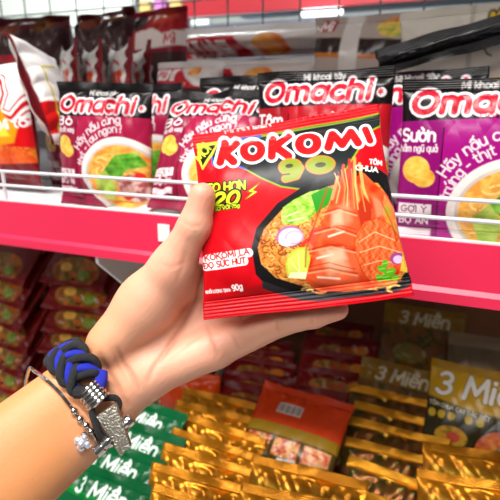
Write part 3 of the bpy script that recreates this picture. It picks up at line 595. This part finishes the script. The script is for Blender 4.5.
top_pack('multipack', art_dark, .135, 13, .07, 108, .79, RZ, -4, -2, 'dark brown multipack with a raised top, between the white wall and the red pack', 'multipack', 52, wr=.006)
top_pack('multipack', art_redtop, .105, 10, .07, 163, .765, RZ, -4, -2, 'red pack with white panels standing under the far yellow cartons', 'multipack', 53)
h_ = top_pack('multipack', art_multi, .20, 58, .08, 250, .71, RZ, 2, 0, 'shaded red and white multipack lying under the long one at the centre back', 'multipack', 54)
top_pack('multipack', art_multi, .225, 25, .08, 258, .71, RZ+h_+.002, 2, 0, 'long red and white multipack on top at the centre back', 'multipack', 55)
top_pack('multipack', art_multi, .10, 62, .05, 190, .648, RZ, 3, 0, 'low pinkish multipack lying in shade behind the leaning packet', 'multipack', 56)
top_pack('noodle_bag', art_carton, .135, 16, .06, 368, .66, RZ, -3, 1, 'pale bag with a dark band and pictures behind the black-topped red packet', 'bag', 57)
top_pack('noodle_bag', art_carton, .10, 22, .05, 428, .73, RZ, 8, 0, 'pale bag half hidden between the banded bag and the beige bag', 'bag', 58)
top_pack('noodle_bag', art_beige, .15, 7, .045, 476, .632, RZ, -5, -2, 'beige bag with yellow lettering at the top right corner', 'bag', 59)
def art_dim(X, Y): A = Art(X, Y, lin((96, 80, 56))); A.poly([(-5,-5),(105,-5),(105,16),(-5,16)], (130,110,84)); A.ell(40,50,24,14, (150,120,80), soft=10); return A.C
def art_plainorange(X, Y): return Art(X, Y, lin((206, 66, 16))).C
def art_black(X, Y): return Art(X, Y, lin((24, 22, 24))).C
bk = packet('noodle_packet', .15, .028, .026, art_black, 90, 40, FILM, 61, wr=.002, back=(24,22,24)); bk.matrix_world = frame((.97, 0, .24), (0, .2, 1), onY(454, 56, .57)); tag(bk, 'black plastic pack lying slantwise across the beige bag at the upper right', 'packet')
# ------------------------------------------------------------------ piles on the lower shelf
def lay(o, c, yaw=0., tilt=0., H=.12, roll=0.):
    """lying packet centred at c, printed side up, top edge pointing away; tilt lifts the far edge"""
    a_, t_ = math.radians(yaw), math.radians(tilt)
    up = Vector((-math.sin(a_)*math.cos(t_), math.cos(a_)*math.cos(t_), math.sin(t_)))
    right = Vector((math.cos(a_), math.sin(a_), math.sin(math.radians(roll))))
    o.matrix_world = frame(right, up, Vector(c)-up*H/2); return o
ORD = ['topmost', 'second from the top', 'third from the top', 'fourth from the top', 'fifth from the top', 'sixth from the top', 'seventh from the top', 'eighth from the top', 'ninth from the top', 'tenth from the top']
PROTO = {}
KT = {'red': .0195, 'gold': .0185, 'dark': .021, 'olive': .024, 'green': .021, 'gold3': .028, 'orange': .026}
def proto(kind):
    if kind not in PROTO:
        A = {'red': (art_redfood, FILM, (96,8,14)), 'gold': (art_goldplain, FOIL, (206,150,22)), 'dark': (art_darkgold, FOIL, (150,110,24)), 'green': (art_green, FILM, (4,90,40)), 'olive': (art_olive, FILM, (110,84,20)), 'gold3': (art_gold3, FILM, (190,140,24)), 'orange': (art_orange, FILM, (206,150,22))}[kind]
        n = {'gold3': 170, 'green': 150, 'orange': 150}.get(kind, 100)
        PROTO[kind] = [packet('noodle_packet', .122, .122, KT[kind], A[0], n, n, A[1], 70+len(PROTO), wr=.0022, back=A[2], pinch=.035, plump=3.4), False]
    p, used = PROTO[kind]
    if not used: PROTO[kind][1] = True; return p
    return copy_tree(p)
def pile(kind, c, n, dy, tilt, yaw, lab, group, jit=1., skew=0.):
    r = np.random.RandomState(int(abs(c[0])*1000)+n); x, y, z = c; t = tilt
    for i in range(n):
        if z < LZ+.012+.061*math.sin(math.radians(t)): break
        o = proto(kind); lay(o, (x+r.uniform(-.005, .005)*jit, y, z), yaw+r.uniform(-4, 4)*jit, t+r.uniform(-1, 1)*jit)
        tag(o, f'{lab}, {ORD[i]}', 'noodle packet', group)
        t = max(t-skew, 4); ra = math.radians(t); z -= (KT[kind]+.004+dy*math.sin(ra))/math.cos(ra); y -= dy
pile('red', (-.525, .610, 1.075), 9, .006, 42, 4, 'dark red packet with food picture in the pile behind the bracelets', 'dark red packets piled at the left')
pile('red', (-.665, .600, 1.070), 9, .006, 42, -5, 'dark red packet in the pile at the left photo edge', 'dark red packets at the left edge')
pile('red', (-.400, .700, 1.065), 9, .006, 40, 8, 'dark red packet in the shaded pile beside the shelf bracket', 'dark red packets in shade')
def row(kind, near, far, n, tilt, yaw, lab, group, jit=1.):
    """packets filed one behind the other, leaning back; near and far = (x, y, Y) of the top edge of the first and last, front to back"""
    a_, b_ = onY(*near), onY(*far); r = np.random.RandomState(int(near[0])+n); out = []
    for i in range(n):
        q = a_+(b_-a_)*(i/max(n-1, 1)); t_ = math.radians(tilt); o = proto(kind); yw = yaw+r.uniform(-4, 4)*jit; y_ = math.radians(yw)
        up = np.array([-math.sin(y_)*math.cos(t_), math.cos(y_)*math.cos(t_), math.sin(t_)])
        lay(o, q-up*.061+np.array([r.uniform(-.006, .006)*jit, 0, r.uniform(-.002, .003)*jit]), yw, tilt, roll=r.uniform(-2, 2)*jit)
        tag(o, lab+(', '+FROM[i] if n > 1 else ''), 'noodle packet', group); out.append(o)
    return out
FROM = ['nearest the camera']+[w_+' from the front' for w_ in ('second', 'third', 'fourth', 'fifth', 'sixth', 'seventh', 'eighth', 'ninth')]
row('green', (98, 505, .325), (152, 404, .475), 5, 50, -6, 'green packet in the row below the shackle', 'green packets filed at the lower left')
row('gold', (204, 503, .345), (222, 397, .545), 7, 52, -3, 'gold packet in the row right of the green one', 'gold packets filed right of the green ones')
row('gold', (300, 494, .385), (306, 468, .425), 2, 46, 4, 'gold packet in front of the barcode packet', 'gold packets before the orange one')
op = proto('orange'); lay(op, at(292, 437, .605), -5, 30); tag(op, 'orange-topped packet with a barcode and three small pictures', 'noodle packet')
row('red', (258, 402, .600), (264, 338, .800), 6, 50, 2, 'red packet in the shaded row below the palm', 'red packets filed below the palm')
row('red', (338, 415, .610), (342, 322, .810), 6, 52, 6, 'red packet in the shaded row below the fingertip', 'red packets filed below the fingertip')
row('dark', (400, 502, .440), (398, 394, .630), 6, 50, -5, 'dark gold packet left of the propped gold one', 'dark gold packets filed at centre right')
row('olive', (402, 366, .690), (402, 366, .690), 1, 56, -2, 'dark olive packet in shade, behind the dark gold row', None)
row('olive', (425, 309, .775), (425, 309, .775), 1, 62, -3, 'dark olive packet standing highest, close under the red rail', None)
row('gold3', (482, 371, .615), (482, 371, .615), 1, 58, -6, 'gold packet with big white lettering propped up at the right photo edge', None)
row('gold', (482, 480, .462), (484, 452, .505), 2, 48, 4, 'gold packet at the foot of the propped packet, lower right', 'gold packets in the lower right corner')
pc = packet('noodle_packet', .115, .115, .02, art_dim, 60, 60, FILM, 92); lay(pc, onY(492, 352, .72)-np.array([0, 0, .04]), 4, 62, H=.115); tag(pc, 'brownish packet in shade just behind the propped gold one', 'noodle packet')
oc = packet('noodle_packet', .10, .115, .025, art_plainorange, 60, 60, FILM, 90); oc.matrix_world = frame((.93, .2, 0), (0, .1, 1), onY(190, 440, .60)); tag(oc, 'plain orange packet standing upright in the gap below the wrist', 'noodle packet')
# ------------------------------------------------------------------ the held packet
hp = packet('noodle_packet', HW, HH, .030, art_hero, 340, 340, FILM_HERO, 2, pinch=.03, seal=.0115, wr=.0006, back=(170,10,22), aw=124.)
R3 = HR/np.linalg.norm(HR); D3 = HD/np.linalg.norm(HD)
tow = lambda v: v[0]*RT-v[1]*UP+v[2]*FW
hp.matrix_world = frame(tow(R3), tow(-D3), c2w(HTL+HR*.5+HD)); tag(hp, 'red instant noodle packet held in the hand, with a printed prawn bowl', 'noodle packet')
# ------------------------------------------------------------------ arm and hand
def smin(a, b, k):
    h = np.clip(.5+.5*(b-a)/k, 0, 1); return b*(1-h)+a*h-k*h*(1-h)
def caps(p, a, b, ra, rb):
    a = np.asarray(a); v = np.asarray(b)-a; t = np.clip(((p-a)@v)/(v@v), 0, 1)
    return np.linalg.norm(p-a-t[..., None]*v, axis=-1)-(ra+(rb-ra)*t)
mm = .001
AE, AW = P(-78, 545, .285), P(88, 400, .328)
perp = np.array([.684, .728, 0.])
def handsdf(p):
    def un(L, k):
        d = None
        for (a, b, ra, rb) in L:
            q = caps(p, a, b, ra*mm, rb*mm); d = q if d is None else smin(d, q, k)
        return d
    arm = un([(AE, AW, 26, 19), (AE-perp*.019, AW-perp*.0150, 22, 16.5), (AE+perp*.016, AW+perp*.0150, 20, 16.5)], .012)
    palm = un([(P(110,344,.330), P(147,303,.334), 15.5, 17.8), (P(147,303,.334), P(174,267,.324), 17.8, 14.8), (P(100,418,.336), P(138,378,.338), 14, 16),
               (P(138,378,.338), P(206,352,.336), 16, 13.5), (P(130,350,.350), P(238,272,.357), 14, 11), (P(140,360,.350), P(242,305,.354), 14, 11.5), (P(100,385,.342), P(160,345,.350), 15, 14)], .012)
    d = smin(arm, palm, .014)
    thumb = un([(P(172,268,.323), P(195,226,.312), 13.2, 10.4), (P(195,226,.312), P(202.5,196,.308), 10.4, 8.2)], .004)
    d = smin(d, thumb, .007)
    d = smin(d, caps(p, P(180,282,.337), P(240,268,.352), .010, .010), .010)
    o = -.0275
    Q = lambda s, t, e=o: hero_pt(s, t, e)
    ff = [[Q(.20,.66,-.031), Q(.42,.50), Q(.62,.42), Q(.80,.37,-.023)], [Q(.20,.78,-.031), Q(.45,.66), Q(.68,.58), Q(.88,.53,-.022)], [Q(.19,.88,-.030), Q(.43,.82), Q(.65,.76), Q(.83,.72,-.022)],
          [P(222,346,.338), P(282,321.5,.322), P(314,315,.3165), P(337.5,309.5,.313)]]
    rr = [(11.5, 9.6, 8.6, 7.3), (11.5, 9.8, 8.8, 7.5), (11.5, 9.4, 8.4, 7.2), (12.5, 9.0, 8.2, 6.8)]
    fall = None
    for pts, r in zip(ff, rr):
        f = un([(pts[i], pts[i+1], r[i], r[i+1]) for i in range(3)], .0025)
        fall = f if fall is None else smin(fall, f, .003)
    return smin(d, fall, .009)
def surface_nets(fn, lo, hi, h):
    n = [int(math.ceil((hi[i]-lo[i])/h))+1 for i in range(3)]
    ax = [lo[i]+np.arange(n[i])*h for i in range(3)]
    D = np.empty(n, np.float32)
    for i in range(n[0]):
        Y, Z = np.meshgrid(ax[1], ax[2], indexing='ij'); D[i] = fn(np.stack([np.full(Y.shape, ax[0][i]), Y, Z], -1))
    S = D < 0; cs = np.zeros([k-1 for k in n], np.int8); acc = np.zeros(cs.shape+(3,), np.float32); cnt = np.zeros(cs.shape, np.float32)
    sl = lambda o: tuple(slice(o[k], n[k]-1+o[k]) for k in range(3))
    corners = [(i, j, k) for i in (0, 1) for j in (0, 1) for k in (0, 1)]
    for a_ in corners:
        for d in range(3):
            if a_[d]: continue
            b_ = tuple(a_[k]+(k == d) for k in range(3)); da, db = D[sl(a_)], D[sl(b_)]; x = S[sl(a_)] != S[sl(b_)]
            t = np.where(x, da/np.where(x, da-db, 1), 0)
            for k in range(3): acc[..., k] += x*(a_[k]+(t if k == d else 0))
            cnt += x
    act = cnt > 0; idx = -np.ones(cs.shape, np.int64); idx[act] = np.arange(act.sum())
    V = np.argwhere(act)+acc[act]/cnt[act][:, None]; V = np.array(lo)+V*h
    F = []
    for d in range(3):
        u, v = (d+1) % 3, (d+2) % 3
        s0 = [slice(1, n[k]-1) for k in range(3)]; s0[d] = slice(0, n[d]-1); s1 = list(s0); s1[d] = slice(1, n[d])
        A_, B_ = S[tuple(s0)], S[tuple(s1)]; x = np.argwhere(A_ != B_); fl = A_[A_ != B_]
        c = x.copy(); c[:, u] += 1; c[:, v] += 1
        def g(du, dv):
            q = c.copy(); q[:, u] += du-1; q[:, v] += dv-1; return idx[q[:, 0], q[:, 1], q[:, 2]]
        q = np.stack([g(0, 0), g(1, 0), g(1, 1), g(0, 1)], -1); F.append(np.where(fl[:, None], q, q[:, ::-1]))
    return V, np.concatenate(F)
lo = np.minimum(AE-.03, [-.25, -.075, .25]); HV, HF = surface_nets(handsdf, (-.235, -.062, .262), (.095, .205, .405), .00135)
def grad(p, e=.0006):
    g = np.stack([handsdf(p+np.eye(3)[k]*e)-handsdf(p-np.eye(3)[k]*e) for k in range(3)], -1); return g/np.linalg.norm(g, axis=-1, keepdims=True)
HNrm = grad(HV)
def pxy(p): return p[:, 0]/p[:, 2]*500+250, p[:, 1]/p[:, 2]*500+250
hx, hy = pxy(HV); palm_side = HNrm[:, 2] < .15
def cdist(pts):
    d = np.full(len(hx), 1e9); u = np.zeros(len(hx)); n = len(pts)-1
    for i, ((ax, ay), (bx, by)) in enumerate(zip(pts[:-1], pts[1:])):
        vx, vy = bx-ax, by-ay; t = np.clip(((hx-ax)*vx+(hy-ay)*vy)/(vx*vx+vy*vy), 0, 1); e = np.hypot(hx-ax-t*vx, hy-ay-t*vy)
        u = np.where(e < d, (i+t)/n, u); d = np.minimum(d, e)
    return d, np.clip(np.sin(np.pi*u), 0, 1)**.6
skin = np.zeros((len(HV), 3)); arm_t = np.clip((hx-60)/90, 0, 1)[:, None]
skin[:] = lin((220, 148, 94))*(1-arm_t)+lin((236, 176, 146))*arm_t
blot = fbm(HV[:, 0]*1000, HV[:, 1]*1000+HV[:, 2]*700, .12, 3)[:, None]*.5
pinkm = np.clip((hx-120)/60, 0, 1)[:, None]
skin = skin*(1+.05*blot)+(lin((226,140,124))-lin((232,178,150)))*pinkm*np.clip(.18+.35*blot, 0, .5)
tip = np.exp(-(np.hypot(hx-338, hy-310)/16)**2)+np.exp(-(np.hypot(hx-200, hy-192)/16)**2); skin = skin*(1-.35*tip[:, None])+lin((228,138,122))*.35*tip[:, None]
off = np.zeros(len(HV))
CRE = [([(206,246),(204,268),(197,300),(184,324),(170,345),(155,366),(147,384)], 3.6, 1.6, .42), ([(206,262),(202,284),(194,306)], 2.6, .5, .25),
       ([(116,346),(124,362),(134,378),(141,392)], 3.0, 1.5, .5), ([(99,352),(108,370),(120,390),(131,408)], 3.0, 1.4, .5), ([(110,346),(118,364),(128,384)], 2.0, .5, .25),
       ([(205,322),(214,342),(219,356)], 2.6, .7, .3), ([(228,330),(236,342),(240,350)], 2.4, .6, .3), ([(204,335),(190,342),(170,362)], 2.4, .5, .22), ([(276,318),(279,334)], 2.0, .6, .3), ([(281,317),(283,332)], 1.8, .35, .2), ([(311,312),(313,326)], 1.8, .5, .25),
       ([(182,220),(190,226),(203,226)], 2.0, .5, .22), ([(160,262),(170,268),(186,262)], 2.2, .35, .15), ([(189,238),(182,268),(176,284)], 3, .4, .15)]
for pts, w, dep, colr in CRE:
    cd2, tp = cdist(pts); k = np.exp(-(cd2/(.72*w))**2)*palm_side*tp; off -= dep*.0011*k; skin = skin*(1-.95*colr*k[:, None])+lin((164,82,62))*.95*colr*k[:, None]
fine = np.sin((hx*.8+hy*.55)*1.1+2*fbm(hx, hy, .08, 4))*np.clip((hx-110)/60, 0, 1); off += .00005*fine*palm_side
person = mesh_obj('person', c2w(HV+HNrm*off[:, None]), HF, SKIN, col=np.clip(skin, 0, 1))
tag(person, "bare left forearm and open hand of a person holding up the red packet", 'person')
# ------------------------------------------------------------------ bracelets
AX = (AW-AE)/np.linalg.norm(AW-AE); FRONT = np.array([0, 0, -1.]); FRONT -= AX*(FRONT@AX); FRONT /= np.linalg.norm(FRONT); SIDE = np.cross(FRONT, AX)
if SIDE[1] > 0: SIDE = -SIDE     # SIDE points to the upper edge of the wrist
def wrap(s, phi, offm):
    """point offm off the skin at s metres along the arm from the wrist, phi degrees round it (0 faces the viewer, 90 = upper edge)"""
    c = AW+AX*s; d = FRONT*math.cos(math.radians(phi))+SIDE*math.sin(math.radians(phi)); a_, b_ = .004, .07
    for _ in range(26):
        m_ = (a_+b_)/2
        if handsdf((c+d*m_)[None])[0] < offm: a_ = m_
        else: b_ = m_
    return c+d*a_
def onskin(px, py, offm):
    """point offm off the skin where the sight line through (px, py) meets the arm"""
    for z in np.arange(.24, .36, .0005):
        if handsdf(P(px, py, z)[None])[0] < offm: return P(px, py, z)
    return P(px, py, .325)
W3 = lambda L: [Vector(c2w(np.asarray(q))) for q in L]
def spline(pts, n=8):
    pts = [np.asarray(p, float) for p in pts]; q = [2*pts[0]-pts[1]]+pts+[2*pts[-1]-pts[-2]]; out = []
    for i in range(1, len(q)-2):
        for k in range(n):
            t = k/n; a_, b_, c_, d_ = q[i-1:i+3]; out.append(.5*((2*b_)+(-a_+c_)*t+(2*a_-5*b_+4*c_-d_)*t*t+(-a_+3*b_-3*c_+d_)*t**3))
    return out+[pts[-1]]
pb = empty('woven_bracelet', c2w(AW)); tag(pb, 'chunky black and blue woven cord bracelet with a steel shackle on the wrist', 'bracelet')
# band runs from the buckle end (phi -38) over the upper edge and round the back; s0 keeps the band where the photo shows it
PH0, PH1, N = 9., 209., 10
S0 = .0075; stepd = (PH1-PH0)/N; WB = .0102
def bw(q): return WB*min(1., .45+max(q-PH0, 0)/26.)
blk = MB(); blu = MB()
for i in range(N):
    p0 = PH0+i*stepd
    for sd in (1, -1):
        q = p0+(stepd/2 if sd < 0 else 0)
        # each loop starts at one edge, crosses the middle and dives under the next
        L = [wrap(S0+sd*bw(q+stepd*f)*e, q+stepd*f, h) for e, f, h in ((.5, -.3, .0024), (1.0, .0, .0034), (.98, .35, .0050), (.5, .72, .0070), (-.05, 1.02, .0066), (-.4, 1.3, .0036))]
        blk.tube(W3(spline(L, 6)), .0029, 10)
        L = [wrap(S0+sd*bw(q+stepd*f)*e, q+stepd*f, h) for e, f, h in ((.74, .32, .0036), (.80, .62, .0052), (.52, 1.05, .0068), (.0, 1.42, .0068), (-.3, 1.65, .0040))]
        blu.tube(W3(spline(L, 6)), .0026, 10)
L = [wrap(S0+WB*e, PH0+f, h) for e, f, h in ((.9, 10, .004), (.55, 0, .006), (.1, -6, .005), (-.2, -8, .004))]; blu.tube(W3(spline(L, 5)), .0042, 8)
L = [wrap(S0+WB*e, PH0+f, h) for e, f, h in ((-.9, 12, .004), (-.5, 2, .006), (-.1, -6, .005), (.1, -9, .004))]; blk.tube(W3(spline(L, 5)), .0040, 8)
def kid(o, root): o.parent = root; o.matrix_parent_inverse = Matrix.Translation(-Vector(root.location)); return o
kid(blk.build('black_cord', M_BLACKC), pb); kid(blu.build('blue_cord', M_BLUEC), pb)
# steel coil sleeve, cord loops, shackle
ca, cb = onskin(87, 389, .0055), onskin(98, 402, .0055); cd_ = (cb-ca)/np.linalg.norm(cb-ca); n1 = np.array([0, 0, -1.]); n1 -= cd_*(n1@cd_); n1 /= np.linalg.norm(n1); n2 = np.cross(cd_, n1)
co = MB()
for k in range(5):
    c_ = ca+(cb-ca)*(k/4.); co.tube(W3([c_+(n1*.0046*math.cos(t)+n2*.0074*math.sin(t)) for t in np.linspace(0, 6.283, 25)[:-1]]), .00125, 8, closed=True)
kid(co.build('coil_sleeve', M_SILVER), pb)
lp = MB(); lp.tube(W3(spline([onskin(92, 396, .005), onskin(104, 398, .006), onskin(115, 398, .0055), onskin(119, 404, .005), onskin(117, 412, .006), onskin(116, 420, .006)])), .0021, 8)
lp.tube(W3(spline([onskin(90, 400, .005), onskin(92, 412, .006), onskin(95, 422, .006), onskin(100, 434, .006), onskin(106, 446, .005)])), .0021, 8)
kid(lp.build('cord_loop', M_BLACKC), pb)
def plate(corn, z0, z1, thick):
    f = [P(x, y, z0+(z1-z0)*k) for (x, y), k in zip(corn, (0, 0, 1, 1))]; nrm = np.cross(f[1]-f[0], f[3]-f[0]); nrm /= np.linalg.norm(nrm)
    if nrm[2] < 0: nrm = -nrm
    b = [q+nrm*thick for q in f]; m_ = MB(); vs = [m_.bm.verts.new(Vector(c2w(q))) for q in f+b]
    for q in ((0,1,2,3),(7,6,5,4),(0,4,5,1),(1,5,6,2),(2,6,7,3),(3,7,4,0)): m_.bm.faces.new([vs[i] for i in q])
    bmesh.ops.recalc_face_normals(m_.bm, faces=m_.bm.faces)
    bmesh.ops.bevel(m_.bm, geom=list(m_.bm.edges), offset=.0009, segments=2, affect='EDGES', profile=.6); return m_
sz = onskin(112, 432, 0)[2]
pm = plate([(95.5,417),(115.5,404),(131,447),(121,455)], sz-.0125, sz-.0095, .0045)
kid(pm.build('shackle_bow', M_STEEL), pb)
sm = plate([(95.5,417.5),(99,417),(124,455),(120,457)], sz-.0085, sz-.006, .007); kid(sm.build('shackle_side', M_STEEL), pb)
a_, b_ = P(96, 453, sz-.010), P(131, 419, sz-.007); ax_ = (b_-a_)/np.linalg.norm(b_-a_)
pn = MB(); pn.tube(W3([a_, b_]), .0022, 12)
pn.tube(W3([a_+ax_*.001, a_+ax_*.0058]), .0042, 14); pn.tube(W3([a_+ax_*.0066, a_+ax_*.0082]), .0034, 14); pn.tube(W3([a_+ax_*.0088, a_+ax_*.0112]), .0044, 14)
kid(pn.build('screw_pin', M_SILVER), pb)
kn = MB(); kn.tube(W3([b_-ax_*.003, b_-ax_*.0002, b_+ax_*.001]), [.0040, .0040, .0030], 14); kid(kn.build('pin_nut', M_SILVER), pb)
cb_ = empty('charm_bracelet', c2w(AW-AX*.02)); tag(cb_, 'thin silver chain bracelet with four beads and a flower charm, below the woven bracelet', 'bracelet')
path = [wrap(-.0265, 150, .001), wrap(-.0265, 115, .001)]+[onskin(x, y, .0018) for x, y in ((29,369.5),(36,372),(44,378),(52,385),(60,393),(67,402),(74,411),(80,419),(86,425),(91,431),(96,440),(98,450))]+[wrap(-.016, -75, .001), wrap(-.018, -110, .001), wrap(-.02, -150, .001), wrap(-.022, 180, .001)]
sp = spline(path, 10); cm = MB()
sp3 = W3(sp); cm.tube(sp3, [.00105+.00025*(k % 2) for k in range(len(sp3))], 7, closed=True); kid(cm.build('chain', M_SILVER), cb_)
for x, y in ((74,411),(80,419),(86,425.5),(91,431.5)): q = c2w(onskin(x, y, .0022)); kid(MB().ball(q, .0023, 16).build('bead', M_SILVER), cb_)
fc = onskin(82.5, 443, .0018)
fl = MB(); ez = np.array([0, 0, -1.])
for k in range(4):
    an = math.radians(20+90*k); e = np.array([math.cos(an), math.sin(an), 0])*.0031; fl.ball(c2w(fc+e), .0026, 14, (1, .75, 1))
fo = kid(fl.build('flower_charm', M_CRYSTAL), cb_)
kid(MB().ball(c2w(fc-np.array([0, 0, .0016])), .0021, 14).build('gem', M_CRYSTAL), fo)
kid(MB().tube(W3([fc+np.array([.001, -.005, -.0005])+np.array([math.cos(t)*.0014, math.sin(t)*.0016, 0]) for t in np.linspace(0, 6.283, 17)[:-1]]), .0005, 6, closed=True).build('jump_ring', M_SILVER), cb_)
# ------------------------------------------------------------------ light
def area(name, loc, sx, sy, pw, col=(1, 1, 1), aim=(0, 0, -1)):
    l = bpy.data.lights.new(name, 'AREA'); l.shape = 'RECTANGLE'; l.size = sx; l.size_y = sy; l.energy = pw; l.color = col
    o = bpy.data.objects.new(name, l); COL.objects.link(o); o.location = loc; o.rotation_euler = Vector(aim).to_track_quat('-Z', 'Y').to_euler(); return o
area('ceiling_lamp', (-.45, -1.95, 2.75), 1.5, .3, 36, (1, .97, .93), (.05, .8, -.55))
area('ceiling_lamp', (-.35, -.30, 2.75), 1.5, .25, 62, (1, .97, .93), (0, .1, -1))
area('ceiling_lamp', (-1.6, 2.1, 2.9), 1.3, .35, 75, (.95, 1, .98)); area('ceiling_lamp', (1.2, 1.6, 2.9), 1.3, .35, 40, (.95, .98, 1))
w = bpy.data.worlds.new('store_light'); SC.world = w; w.use_nodes = True; bg = w.node_tree.nodes['Background']; bg.inputs[0].default_value = (1, .98, .96, 1); bg.inputs[1].default_value = .10
SC.view_settings.view_transform = 'Standard'; SC.view_settings.look = 'None'; SC.view_settings.exposure = -.02; SC.view_settings.gamma = 1.
SC.view_settings.use_curve_mapping = False
